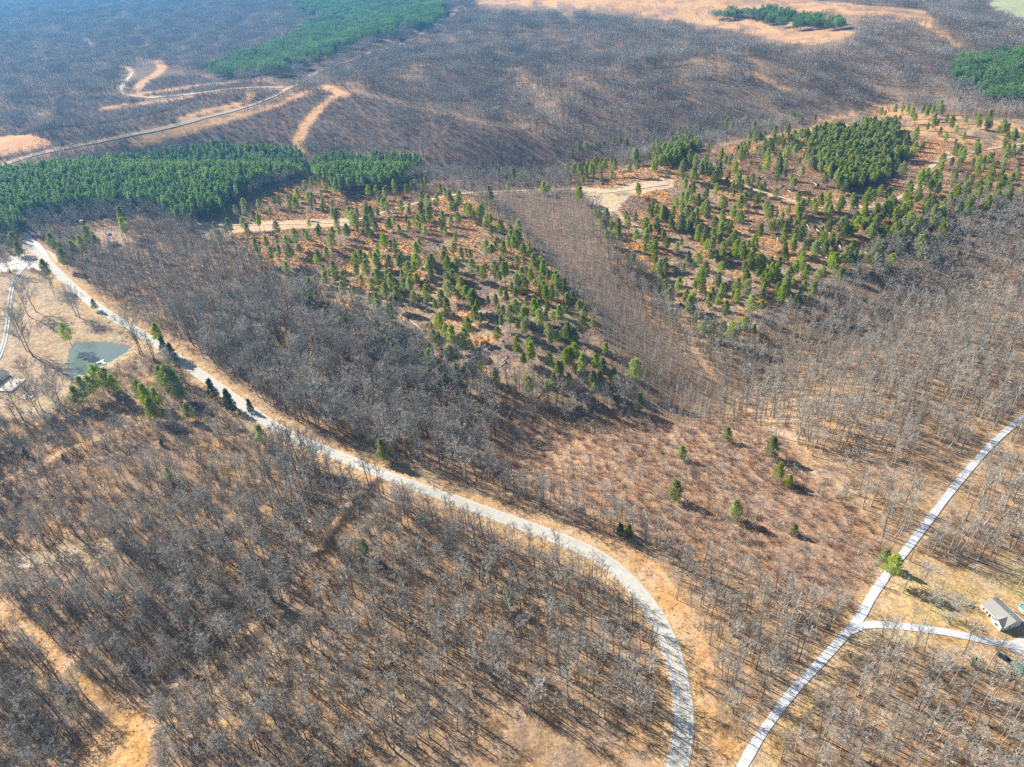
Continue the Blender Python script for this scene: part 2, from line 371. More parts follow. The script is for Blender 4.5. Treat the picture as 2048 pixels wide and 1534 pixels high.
# ground
g = bpy.data.materials.new('forest_floor'); g.use_nodes = True; t = g.node_tree; b = t.nodes['Principled BSDF']
b.inputs['Roughness'].default_value = 1; b.inputs['Specular IOR Level'].default_value = .05
at = t.nodes.new('ShaderNodeAttribute'); at.attribute_name = 'zone'
geo = t.nodes.new('ShaderNodeNewGeometry')
last = at.outputs['Color']
for scl, det, amp, lo, hi in ((.22, 6, .32, .32, .68), (.9, 3, .40, .3, .7), (2.6, 2, .34, .3, .7)):
    n = t.nodes.new('ShaderNodeTexNoise'); n.inputs['Scale'].default_value = scl; n.inputs['Detail'].default_value = det
    n.inputs['Roughness'].default_value = .65
    t.links.new(geo.outputs['Position'], n.inputs['Vector'])
    r = t.nodes.new('ShaderNodeMapRange'); r.inputs[1].default_value = lo; r.inputs[2].default_value = hi
    r.inputs[3].default_value = 1 - amp; r.inputs[4].default_value = 1 + amp
    t.links.new(n.outputs[0], r.inputs[0])
    v = t.nodes.new('ShaderNodeVectorMath'); v.operation = 'SCALE'
    t.links.new(last, v.inputs[0]); t.links.new(r.outputs[0], v.inputs['Scale']); last = v.outputs[0]
n = t.nodes.new('ShaderNodeTexNoise'); n.inputs['Scale'].default_value = .09; n.inputs['Detail'].default_value = 4
t.links.new(geo.outputs['Position'], n.inputs['Vector'])
cr = t.nodes.new('ShaderNodeMapRange'); cr.inputs[1].default_value = .35; cr.inputs[2].default_value = .65
cr.inputs[3].default_value = .86; cr.inputs[4].default_value = 1.14
t.links.new(n.outputs[0], cr.inputs[0])
hs = t.nodes.new('ShaderNodeHueSaturation'); t.links.new(cr.outputs[0], hs.inputs['Saturation']); t.links.new(last, hs.inputs['Color'])
t.links.new(hs.outputs[0], b.inputs['Base Color'])
M['ground'] = g

# ------------------------------------------------------------------ object helpers
def tag(o, label=None, cat=None, group=None, kind=None):
    if label: o['label'] = label
    if cat: o['category'] = cat
    if group: o['group'] = group
    if kind: o['kind'] = kind
    return o
class MB:
    def __init__(s): s.v = []; s.f = []; s.m = []; s.n = 0
    def add(s, V, Fc, mi=0):
        s.v.append(np.asarray(V, float)); s.f += [tuple(i + s.n for i in f) for f in Fc]; s.m += [mi] * len(Fc); s.n += len(V); return s
    def box(s, x0, x1, y0, y1, z0, z1, mi=0):
        V = [(x, y, z) for z in (z0, z1) for y in (y0, y1) for x in (x0, x1)]
        return s.add(V, [(0, 2, 3, 1), (4, 5, 7, 6), (0, 1, 5, 4), (2, 6, 7, 3), (0, 4, 6, 2), (1, 3, 7, 5)], mi)
    def tube(s, P, R, n=5, mi=0, cap=False):
        P = np.asarray(P, float); k = len(P)
        T = np.gradient(P, axis=0); T /= np.linalg.norm(T, axis=1)[:, None] + 1e-9
        ref = np.array([1., 0, 0]) if abs(T[0][2]) > .7 else np.array([0, 0, 1.])
        A = np.cross(T, ref); A /= np.linalg.norm(A, axis=1)[:, None] + 1e-9; B = np.cross(T, A)
        a = np.linspace(0, 2 * math.pi, n, endpoint=False)
        V = (P[:, None] + (A[:, None] * np.cos(a)[None, :, None] + B[:, None] * np.sin(a)[None, :, None]) * np.asarray(R)[:, None, None]).reshape(-1, 3)
        Fc = [(i * n + j, i * n + (j + 1) % n, (i + 1) * n + (j + 1) % n, (i + 1) * n + j) for i in range(k - 1) for j in range(n)]
        if cap: Fc += [tuple(range(n))[::-1], tuple(range((k - 1) * n, k * n))]
        return s.add(V, Fc, mi)
    def tris(s, V, mi=0):       # V (N,3,3)
        V = np.asarray(V, float); n = len(V)
        return s.add(V.reshape(-1, 3), [(3 * i, 3 * i + 1, 3 * i + 2) for i in range(n)], mi)
    def mesh(s, name, mats):
        me = bpy.data.meshes.new(name)
        V = np.concatenate(s.v) if s.v else np.zeros((0, 3))
        me.from_pydata(V.tolist(), [], s.f)
        for mm in (mats if isinstance(mats, (list, tuple)) else [mats]): me.materials.append(mm)
        if any(s.m): me.polygons.foreach_set('material_index', s.m)
        me.update(); return me
def ob(name, me, parent=None, loc=None, rz=0):
    o = bpy.data.objects.new(name, me); COL.objects.link(o)
    if parent is not None: o.parent = parent
    if loc is not None: o.location = loc
    if rz: o.rotation_euler = (0, 0, rz)
    return o
def empty(name, loc, rz, label, cat, group=None):
    o = bpy.data.objects.new(name, None); COL.objects.link(o); o.location = loc; o.rotation_euler = (0, 0, rz)
    o.empty_display_size = .5
    return tag(o, label, cat, group)
def H1(x, y): return float(hgt(np.array([x]), np.array([y]))[0])

# ------------------------------------------------------------------ terrain
az = np.concatenate([np.linspace(-math.pi, math.radians(-47), 40, endpoint=False), np.linspace(math.radians(-47), math.radians(44), 760), np.linspace(math.radians(44), math.pi, 41)[1:-1]])
dep = np.linspace(math.atan(CAMH / 130.), math.atan(CAMH / 3600.), 600)
rad = np.concatenate([[2, 50, 90], CAMH / np.tan(dep), [4200, 5200, 7000, 10000, 16000]])
A2, R2 = np.meshgrid(az, rad)
X = (R2 * np.sin(A2)).ravel(); Y = (R2 * np.cos(A2)).ravel()
Z = hgt(X, Y)
Cg, PX, PY = ground_colour(X, Y)
Cg[(Y < 50)] = LEAF
pd = pip(PX, PY, POND)
ZP = Z.copy()
pw = W(200, 722); PONDZ = pw[2] - .1
cx, cy = cast([p[0] for p in POND], [p[1] for p in POND])[:, :2].mean(0)
PONDW = cast([p[0] for p in POND], [p[1] for p in POND])
dpo = segdist(X, Y, np.vstack([PONDW[:, :2], PONDW[:1, :2]]))
near = (np.hypot(X - cx, Y - cy) < 90)
PONDZ = float(PONDW[:, 2].min()) - .35
f0 = np.clip(1 - dpo / 14, 0, 1); f0 = np.where(pd, 1, f0) * near
Z = Z * (1 - f0) + f0 * (PONDZ + .45)
Z = np.where(pd & near, PONDZ - 1.2, Z)
nr, na = len(rad), len(az)
idx = np.arange(nr * na).reshape(nr, na)
a = idx[:-1, :]; bb = idx[1:, :]
Fq = np.stack([a, np.roll(a, -1, 1), np.roll(bb, -1, 1), bb], -1).reshape(-1, 4)[:, ::-1]
me = bpy.data.meshes.new('ground')
me.vertices.add(nr * na); me.vertices.foreach_set('co', np.stack([X, Y, Z], 1).ravel())
me.loops.add(Fq.size); me.loops.foreach_set('vertex_index', Fq.ravel().astype(np.int32))
me.polygons.add(len(Fq)); me.polygons.foreach_set('loop_start', np.arange(0, Fq.size, 4, dtype=np.int32))
me.polygons.foreach_set('use_smooth', np.ones(len(Fq), bool))
me.update(calc_edges=True); me.validate()
ca = me.color_attributes.new('zone', 'FLOAT_COLOR', 'POINT')
ca.data.foreach_set('color', np.concatenate([Cg, np.ones((len(Cg), 1))], 1).ravel())
me.materials.append(M['ground'])
tag(ob('ground', me), kind='structure')

# ------------------------------------------------------------------ ribbons
def ribbon(name, ln, off, wd, lift, m_, parent=None, kind='structure', skirt=.4, dash=None):
    ln = np.asarray(ln, float)
    T = np.gradient(ln, axis=0); T /= np.linalg.norm(T, axis=1)[:, None]; N = np.stack([-T[:, 1], T[:, 0]], 1)
    off = np.broadcast_to(off, (len(ln),)); wd = np.broadcast_to(wd, (len(ln),))
    L = ln + N * (off + wd / 2)[:, None]; R = ln + N * (off - wd / 2)[:, None]
    zc = hgt(ln[:, 0], ln[:, 1]) + lift
    far = np.hypot(ln[:, 0], ln[:, 1]) / 2500
    zl = hgt(L[:, 0], L[:, 1]) + lift + far; zr = hgt(R[:, 0], R[:, 1]) + lift + far
    n = len(ln); V = []
    for i in range(n):
        V += [(L[i][0], L[i][1], zl[i] - skirt), (L[i][0], L[i][1], zl[i]), (R[i][0], R[i][1], zr[i]), (R[i][0], R[i][1], zr[i] - skirt)]
    Fc = []
    for i in range(n - 1):
        a = 4 * i
        js = (0, 1, 2) if skirt > .05 else (1,)
        for j in js: Fc.append((a + j, a + j + 1, a + 5 + j, a + 4 + j)[::-1])
    b_ = MB(); b_.add(V, Fc); o = ob(name, b_.mesh(name, m_), parent)
    if kind and parent is None: o['kind'] = kind
    return o
def dense(ln, step=3.0):
    ln = np.asarray(ln); s = np.concatenate([[0], np.cumsum(np.linalg.norm(np.diff(ln, axis=0), axis=1))])
    t = np.arange(0, s[-1], step); return np.stack([np.interp(t, s, ln[:, 0]), np.interp(t, s, ln[:, 1])], 1)
PL = dense(LINES['paved'], 2.5)
pv = ribbon('paved_road', PL, 0, 6.9, .14, M['asphalt'])
for sgn in (-1, 1): ribbon('edge_line', PL[8:], sgn * 3.15, .26, .150, M['paint'], pv, None, 0)
for sgn in (-1, 1): ribbon('centre_line', PL[8:], sgn * .2, .17, .150, M['yellow'], pv, None, 0)
for of_ in (-2.4, -.95, .95, 2.4): ribbon('wheel_track', PL, of_, .65, .1455, M['wheel'], pv, None, 0)
for sgn in (-1, 1): ribbon('road_shoulder', PL, sgn * 3.75, .5 , .09, M['dirt'], pv, None, .3)
gl = dense(LINES['gravel'], 2.5)
gw = 3.35 + .6 * (vnoise(np.arange(len(gl)) / 4., np.zeros(len(gl)), 3) - .5)
ribbon('gravel_road', gl, 0, gw, .13, M['gravel'])
ribbon('driveway', dense(LINES['drive'], 2.5), 0, 3.4, .137, M['gravel'])
ld = dense(LINES['ldrive'], 2.5)
ribbon('gravel_drive', ld, 1.0, 1.2, .12, M['gravel']); ribbon('gravel_drive', ld, -1.0, 1.2, .12, M['gravel'])
ribbon('gravel_drive', dense(LINES['lstub'], 3), 0, 8, .118, M['gravel2'])
ribbon('gravel_drive', dense(LINES['farmr'], 3), 0, 7.5, .122, M['gravel2'])
for n, ln, wd, c, r in TR:
    if r:
        dl = dense(ln, 4)
        ww = wd * .72 * (1 + .5 * (vnoise(np.arange(len(dl)) / 5., np.zeros(len(dl)), 3) - .5))
        ribbon('dirt_road', dl, 0, ww, .12, M['dirt'])

# ------------------------------------------------------------------ pond
b_ = MB(); pts = [(p[0] + (p[0] - cx) * .06, p[1] + (p[1] - cy) * .06, PONDZ) for p in PONDW]
b_.add(pts, [tuple(range(len(pts)))]); po = ob('pond', b_.mesh('pond', M['water'])); po['kind'] = 'structure'

# ------------------------------------------------------------------ tree meshes
def bare(seed, Ht=20., cb=.42, spread=3.6, nl=15, ns=5, nt_=8, tw=.085, lean=.5, sides=6, fork=False):
    r = np.random.default_rng(seed); T = MB(); C = MB()
    k = 7; zs = np.linspace(0, .9 * Ht, k)
    wob = np.cumsum(r.normal(0, .18 * lean, (k, 2)), 0); wob[0] = 0
    P = np.column_stack([wob, zs]); R0 = .0112 * Ht
    T.tube(P, np.linspace(R0, .05, k) * np.array([1.25] + [1] * (k - 1)), sides)
    tw_list = []
    def twigs(p, d, n, L):
        dd = d[None] + r.normal(0, .55, (n, 3)); dd[:, 2] += .25; dd /= np.linalg.norm(dd, axis=1)[:, None]
        ln = L * r.uniform(.6, 1.3, n)[:, None]
        side = np.cross(dd, r.normal(0, 1, (n, 3))); side /= np.linalg.norm(side, axis=1)[:, None] + 1e-9
        p = p if p.ndim == 2 else np.repeat(p[None], n, 0)
        tw_list.append(np.stack([p - side * tw / 2, p + side * tw / 2, p + dd * ln], 1))
    for i in range(nl):
        f = cb + (.97 - cb) * ((i + r.uniform(0, .6)) / nl); z = f * .9 * Ht
        base = np.array([np.interp(z, zs, P[:, 0]), np.interp(z, zs, P[:, 1]), z])
        aa = i * 2.4 + r.uniform(-.5, .5)
        prof = math.sin(math.pi * min(1, (f - cb) / (1 - cb) * .75 + .22))
        L = spread * (.55 + .6 * prof) * r.uniform(.75, 1.2); el = r.uniform(.5, 1.0)
        if f > .85: el += .3
        d = np.array([math.cos(aa) * math.cos(el), math.sin(aa) * math.cos(el), math.sin(el)])
        pts = [base]
        for s_ in range(3):
            d = d + r.normal(0, .16, 3) + np.array([0, 0, .14]); d /= np.linalg.norm(d); pts.append(pts[-1] + d * L / 3)
        pts = np.array(pts); rr = R0 * .38 * (1 - .45 * f)
        T.tube(pts, np.linspace(rr, .025, 4), 3)
        twigs(pts[-1], d, nt_, L * .38)
        for j in range(ns):
            tt = r.uniform(.25, .98) * 3; ii = min(int(tt), 2); q = pts[ii] + (pts[ii + 1] - pts[ii]) * (tt - ii)
            d2 = (pts[ii + 1] - pts[ii]); d2 /= np.linalg.norm(d2); d2 = d2 + r.normal(0, .6, 3) + np.array([0, 0, .15]); d2 /= np.linalg.norm(d2)
            L2 = L * r.uniform(.3, .5); e = q + d2 * L2
            C.tube([q, (q + e) / 2 + r.normal(0, .08, 3), e], [rr * .4 + .02, .035, .015], 3)
            n = nt_; ts = r.uniform(.2, 1, n)[:, None]
            twigs(q + (e - q) * ts, d2, n, L2 * .65)
    C.tris(np.concatenate(tw_list))
    return T, C
def merge(parts):
    o = MB()
    for (p, mi) in parts:
        base = o.n
        for v in p.v: o.v.append(v)
        o.f += [tuple(i + base for i in f) for f in p.f]; o.m += [mi] * len(p.f); o.n += p.n
    return o
def xf(p, ox, oy, rz, sc, sz=None):
    q = MB(); c, s = math.cos(rz), math.sin(rz); sz = sz or sc
    for v in p.v:
        q.v.append(np.column_stack([(v[:, 0] * c - v[:, 1] * s) * sc + ox, (v[:, 0] * s + v[:, 1] * c) * sc + oy, v[:, 2] * sz]))
    q.f = list(p.f); q.m = list(p.m); q.n = p.n; return q

def pine(seed, Ht=20., cb=.55, cr=2.2, ncl=30, per=34, ts=.42, sides=5, conic=.5, droop=0):
    r = np.random.default_rng(seed); T = MB(); C = MB()
    k = 6; zs = np.linspace(0, .97 * Ht, k); wob = np.cumsum(r.normal(0, .10, (k, 2)), 0); wob[0] = 0
    T.tube(np.column_stack([wob, zs]), np.linspace(.0085 * Ht, .03, k), sides)
    for i in range(7):          # dead stubs
        z = r.uniform(cb * .4, cb) * Ht; aa = r.uniform(0, 6.28); L = r.uniform(.5, 1.4)
        q = np.array([np.interp(z, zs, wob[:, 0]), np.interp(z, zs, wob[:, 1]), z])
        T.tube([q, q + np.array([math.cos(aa) * L, math.sin(aa) * L, .1])], [.04, .015], 3)
    allv = []
    for i in range(ncl):
        f = (i + r.uniform(0, 1)) / ncl; z = (cb + (1 - cb) * f) * Ht; aa = i * 2.4 + r.uniform(-.6, .6)
        env = cr * ((1 - f) ** conic) * (0.55 + .45 * min(1, f * 4 + .25))
        L = env * r.uniform(.35, 1.08)
        q = np.array([np.interp(z, zs, wob[:, 0]), np.interp(z, zs, wob[:, 1]), z - .3])
        e = q + np.array([math.cos(aa) * L, math.sin(aa) * L, L * r.uniform(.05, .45)])
        T.tube([q, e], [.05, .015], 3)
        sz = cr * r.uniform(.20, .33) * (1.15 - .5 * f)
        n = per
        dirs = r.normal(0, 1, (n, 3)); dirs /= np.linalg.norm(dirs, axis=1)[:, None]
        c = e[None] + dirs * (r.uniform(.2, 1, n) ** .6)[:, None] * sz * np.array([[1.15, 1.15, .75]])
        a1 = dirs + r.normal(0, .6, (n, 3)); a1[:, 2] += .3; a1 /= np.linalg.norm(a1, axis=1)[:, None]
        a2 = np.cross(a1, r.normal(0, 1, (n, 3))); a2 /= np.linalg.norm(a2, axis=1)[:, None]
        s_ = ts * r.uniform(.6, 1.3, n)[:, None]
        allv.append(np.stack([c - a2 * s_ * .42, c + a2 * s_ * .42, c + a1 * s_ * 1.15], 1))
    C.tris(np.concatenate(allv)); return T, C

def shrub(seed, Ht=3., sp=1.4, n=9, nt_=9, tw=.06, leaf=0):
    r = np.random.default_rng(seed); C = MB(); L_ = []
    for i in range(n):
        aa = i * 2.4; el = r.uniform(.7, 1.35); L = Ht * r.uniform(.6, 1.05)
        d = np.array([math.cos(aa) * math.cos(el) * sp / 1.4, math.sin(aa) * math.cos(el) * sp / 1.4, math.sin(el)])
        e = d * L; C.tube([np.zeros(3), e * .5 + r.normal(0, .1, 3), e], [.045, .03, .012], 3)
        p = e[None] * r.uniform(.3, 1, nt_)[:, None]
        dd = d[None] + r.normal(0, .5, (nt_, 3)); ln = L * .35 * r.uniform(.6, 1.3, nt_)[:, None]
        side = np.cross(dd, r.normal(0, 1, (nt_, 3))); side /= np.linalg.norm(side, axis=1)[:, None]
        L_.append(np.stack([p - side * tw / 2, p + side * tw / 2, p + dd * ln], 1))
        if leaf:
            c = e[None] * r.uniform(.4, 1.05, leaf)[:, None] + r.normal(0, .35 * Ht / 3, (leaf, 3))
            u = r.normal(0, 1, (leaf, 3)) * .12; v = r.normal(0, 1, (leaf, 3)) * .12
            L_.append(np.stack([c, c + u, c + v], 1))
    C.tris(np.concatenate(L_)); return C
def tuft(seed, sp=.8, h=.9, n=26, tw=.1):
    r = np.random.default_rng(seed); C = MB()
    p = np.column_stack([r.normal(0, sp * .5, (n, 2)), np.zeros(n)])
    d = np.column_stack([r.normal(0, .35, (n, 2)), np.ones(n) * r.uniform(.6, 1.1, n)]) * h
    s_ = np.column_stack([r.normal(0, 1, (n, 2)), np.zeros(n)]); s_ /= np.linalg.norm(s_, axis=1)[:, None]
    C.tris(np.stack([p - s_ * tw, p + s_ * tw, p + d], 1)); return C

NEARV = [bare(100 + i, Ht=[20, 18.5, 21.5, 17, 19, 16][i], cb=[.55, .5, .6, .48, .5, .36][i], spread=[2.7, 3.0, 2.3, 2.6, 3.4, 3.6][i],
              nl=[13, 13, 12, 12, 15, 16][i], ns=[4, 5, 4, 4, 6, 6][i], nt_=[6, 6, 5, 6, 7, 8][i], tw=.06) for i in range(6)]
MIDV = [bare(200 + i, Ht=20 - i, cb=.46, spread=3.6, nl=10, ns=3, nt_=6, tw=.14, sides=3) for i in range(4)]
FARV = [bare(300 + i, Ht=18 - i, cb=.4, spread=4.4, nl=6, ns=1, nt_=6, tw=.34, sides=3) for i in range(3)]
SAPV = [bare(400 + i, Ht=10, cb=.3, spread=1.2, nl=9, ns=1, nt_=4, tw=.07, sides=3) for i in range(3)]
YARDV = [bare(500 + i, Ht=[21, 24, 18][i], cb=.26, spread=[7.0, 6.5, 5.5][i], nl=19, ns=9, nt_=10, tw=.065, lean=.8) for i in range(3)]
PINEV = [pine(600 + i, Ht=[21, 19, 22, 15][i], cb=[.40, .34, .48, .18][i], cr=[3.9, 4.4, 3.5, 4.0][i], ncl=46, per=46, ts=.62, conic=[.5, .42, .5, .7][i]) for i in range(4)]
PLANTV = [pine(620 + i, Ht=21, cb=.5, cr=2.9, ncl=26, per=24, ts=.72, sides=3, conic=.5) for i in range(3)]
CEDV = [pine(640 + i, Ht=9, cb=.06, cr=2.5, ncl=44, per=34, ts=.45, conic=.75) for i in range(2)]

def src(name, mb, mats): return bpy.data.objects.new(name, mb.mesh(name, mats))
def mk(name, V, m1, m2): return [src(name, merge([(T, 0), (C, 1)]), [m1, m2]) for T, C in V]
near_src = mk('bare_tree_form', NEARV, M['bark'], M['twig'])
near_src += mk('pale_tree_form', NEARV[:1], M['palebark'], M['paletwig'])
mid_src = mk('bare_tree_form_mid', MIDV, M['bark'], M['twig'])
sap_src = mk('sapling_form', SAPV, M['twig'], M['twig'])
pine_src = mk('pine_form', PINEV, M['pinebark'], M['needle'])
plant_src = mk('plantation_pine_form', PLANTV, M['pinebark'], M['needle2'])
def patch(seed):
    r = np.random.default_rng(seed); parts = []
    for i in range(5):
        for j in range(5):
            T, C = FARV[r.integers(0, 3)]; sc = r.uniform(.75, 1.15); x = (i - 2 + r.uniform(-.45, .45)) * 6.6; y = (j - 2 + r.uniform(-.45, .45)) * 6.6
            rz = r.uniform(0, 6.28)
            parts += [(xf(T, x, y, rz, sc), 0), (xf(C, x, y, rz, sc), 1)]
    return merge(parts)
patch_src = [src('distant_wood_patch', patch(i), [M['bark'], M['twig']]) for i in range(3)]
M['needle3'] = mat('far_needles', (0.22, 0.37, 0.11), var=.3, trans=.3)
FARP = [pine(660 + i, Ht=19, cb=.5, cr=2.8, ncl=12, per=12, ts=1.0, sides=3) for i in range(2)]
def ppatch(seed):
    r = np.random.default_rng(seed); parts = []
    for i in range(5):
        for j in range(5):
            T, C = FARP[r.integers(0, 2)]; sc = r.uniform(.7, 1.15); x = (i - 2 + r.uniform(-.35, .35)) * 4.4; y = (j - 2 + r.uniform(-.35, .35)) * 4.4
            rz = r.uniform(0, 6.28); parts += [(xf(T, x, y, rz, sc), 0), (xf(C, x, y, rz, sc), 1)]
    return merge(parts)
ppatch_src = [src('distant_pine_patch', ppatch(i), [M['pinebark'], M['needle3']]) for i in range(2)]
shr_src = [src('brush_form', shrub(700, 3.2, 1.6), [M['brownbrush']]), src('brush_form', shrub(701, 2.4, 1.5), [M['twig']]),
           src('brush_form', shrub(702, 2.6, 1.7, leaf=16), [M['redtwig']]), src('brush_form', shrub(703, 4.4, 1.5, n=8), [M['twig']]),
           src('brush_form', shrub(704, 3.0, 1.9, leaf=22, nt_=12), [M['olive']])]
tuft_src = [src('tuft_form', tuft(710), [M['sedge']]), src('tuft_form', tuft(711, 1.1, .7, 30), [M['sedge']]), src('tuft_form', tuft(712, .9, .5, 24), [M['straw']])]
def stick(seed, n=5, L=3.):
    r = np.random.default_rng(seed); C = MB()
    for i in range(n):
        p = np.array([*r.normal(0, 1.1, 2), r.uniform(.05, .5)]); a_ = r.uniform(0, 6.28); l = L * r.uniform(.4, 1.3)
        C.tube([p, p + np.array([math.cos(a_) * l, math.sin(a_) * l, r.uniform(-.05, .6)])], [r.uniform(.05, .12), .03], 3)
    return C
slash_src = [src('slash_form', stick(720), [M['log']]), src('slash_form', stick(721, 4, 5), [M['log']]), src('slash_form', stick(722, 6, 2), [M['bark']])]

def scatter(name, sources, x, y, scl, idx, label, cat, group=None, tilt=.05, sink=.05):
    if len(x) == 0: return
    z = hgt(x, y) - sink
    me = bpy.data.meshes.new(name); n = len(x)
    me.vertices.add(n); me.vertices.foreach_set('co', np.stack([x, y, z], 1).ravel())
    r = np.random.default_rng(len(x))
    rot = np.stack([r.normal(0, tilt, n), r.normal(0, tilt, n), r.uniform(0, 6.283, n)], 1)
    a_ = me.attributes.new('rot', 'FLOAT_VECTOR', 'POINT'); a_.data.foreach_set('vector', rot.ravel())
    a_ = me.attributes.new('scl', 'FLOAT', 'POINT'); a_.data.foreach_set('value', np.asarray(scl, np.float32))
    a_ = me.attributes.new('pick', 'INT', 'POINT'); a_.data.foreach_set('value', np.asarray(idx, np.int32))
    o = ob(name, me); tag(o, label, cat, group, 'stuff')
    c = bpy.data.collections.new(name + '_forms')
    for s_ in sources:
        if s_.name not in c.objects: c.objects.link(s_)
    ng = bpy.data.node_groups.new(name + '_spread', 'GeometryNodeTree')
    ng.interface.new_socket('Geometry', in_out='INPUT', socket_type='NodeSocketGeometry')
    ng.interface.new_socket('Geometry', in_out='OUTPUT', socket_type='NodeSocketGeometry')
    N = ng.nodes.new; L = ng.links.new
    gi = N('NodeGroupInput'); go = N('NodeGroupOutput'); ci = N('GeometryNodeCollectionInfo'); ci.inputs['Collection'].default_value = c
    ci.inputs['Separate Children'].default_value = True; ci.inputs['Reset Children'].default_value = True
    ip = N('GeometryNodeInstanceOnPoints'); ip.inputs['Pick Instance'].default_value = True
    def na_(nm, ty):
        q = N('GeometryNodeInputNamedAttribute'); q.data_type = ty; q.inputs['Name'].default_value = nm; return q
    ar, as_, ai = na_('rot', 'FLOAT_VECTOR'), na_('scl', 'FLOAT'), na_('pick', 'INT')
    L(gi.outputs[0], ip.inputs['Points']); L(ci.outputs[0], ip.inputs['Instance'])
    L(ai.outputs[0], ip.inputs['Instance Index']); L(ar.outputs[0], ip.inputs['Rotation']); L(as_.outputs[0], ip.inputs['Scale'])
    L(ip.outputs[0], go.inputs[0])
    md = o.modifiers.new('spread', 'NODES'); md.node_group = ng
    return o

# ------------------------------------------------------------------ sampling the zones
def grid(r0, r1, step, jit=.8):
    xs = np.arange(-r1 * 0.85, r1 * .8, step); ys = np.arange(60, r1, step)
    gx, gy = np.meshgrid(xs, ys); gx = gx.ravel(); gy = gy.ravel()
    gx = gx + rng.uniform(-jit, jit, gx.shape) * step; gy = gy + rng.uniform(-jit, jit, gy.shape) * step
    d = np.hypot(gx, gy); k = (d >= r0) & (d < r1); gx = gx[k]; gy = gy[k]
    px, py = proj(gx, gy, hgt(gx, gy)); k = (px > -110) & (px < 2160) & (py > -90) & (py < 1650)
    return gx[k], gy[k], px[k], py[k]
def openness(x, y, px, py, m=1.0):
    """True where no tree grows"""
    dpv = segdist(x, y, LINES['paved']); o = (dpv < 8.0 * m) | ((dpv < 11.5 * m) & (px < 1260))
    for sy in (10, 19): o |= (pip(px, py - sy, OFIELD) | pip(px, py - sy, PAST)) & (rng.random(len(x)) < .8)
    for sx, sy in ((12, 17), (24, 33)):
        o |= (pip(px - sx, py - sy, OCHRE) | pip(px - sx, py - sy, STRAW)) & (rng.random(len(x)) < .75)
    o |= segdist(x, y, LINES['gravel']) < 4.5 * m
    o |= segdist(x, y, LINES['drive']) < 5 * m
    for k in ('ldrive', 'lstub', 'farmr'): o |= segdist(x, y, LINES[k]) < 6 * m
    for n, ln, wd, c, r in TR: o |= segdist(x, y, ln) < wd * .55 + 1.0
    for z in (OCHRE, STRAW, LYARD, RYARD, RV2, VERGE, POND, OFIELD, PAST, LANDING, LLAND, LYT, JUNC, LFARM): o |= pip(px, py, z)
    return o
def inpine(x, y):
    px, py = proj(x, y, hgt(x, y) + 14)
    px = px + (fbm(x / 14, y / 14, 91) - .5) * 44; py = py + (fbm(x / 14, y / 14, 92) - .5) * 22
    o = np.zeros(len(x), bool)
    for z in PINES: o |= pip(px, py, z)
    return o
def cuts(px, py): return pip(px, py, CUTA) | pip(px, py, CUTB)

# hand-placed pines, from their crowns in the photograph
A_ = [(675,40),(610,110),(1270,40),(1345,70),(1400,100),(1215,80),(880,20),(1140,160),(1200,190),(1475,120),(1540,190),(1570,170),(1630,260),(310,150),(280,240),(160,290),(440,310),(385,320),(215,410),(290,440),(490,420),(430,420),(345,510),(240,540),(270,570),(350,600),(440,620),(590,480),(540,510),(380,460),(700,470),(735,540),(670,340),(750,360),(740,240),(880,290),(970,290),(1060,310),(1030,330),(1140,270),(1240,280),(1215,330),(880,380),(970,350),(970,420),(1050,410),(840,460),(930,500),(1190,460),(1160,390),(1270,500),(1300,480),(1385,550),(1500,510),(1610,480),(1640,390),(1695,340),(1695,370),(1750,430),(1800,480),(1840,500),(1560,340),(1480,320),(1430,400),(1360,400),(1855,560),(1920,590),(1720,510),(1740,600),(660,640),(710,680),(530,660),(560,740),(740,600),(800,630),(860,560),(820,650),(740,720),(800,720),(1030,560),(1080,580),(1110,590),(1330,600),(1340,640),(1310,570),(1450,600),(1530,600),(1560,620),(1520,680),(1600,640),(1670,640),(1620,570),(1050,710),(880,760),(830,760),(720,780),(820,870),(870,890),(910,880),(980,910),(1040,890),(1060,870),(1010,830),(1250,770),(1170,810),(1080,780),(1950,720),(1860,790),(1900,800),(1760,800),(1630,800),(1560,840),(1640,850),(1600,910),(1750,900),(1800,960),(1870,880),(1940,980),(2020,930),(2000,1040),(1860,1020),(1740,1080),(1340,950),(1220,1020),(1130,1000),(1170,890),(1630,1060),(2030,860),(2000,680),(1960,630),(1310,60),(1370,90),(1560,210),(1600,290),(1710,400),(1790,460),(1890,570)]
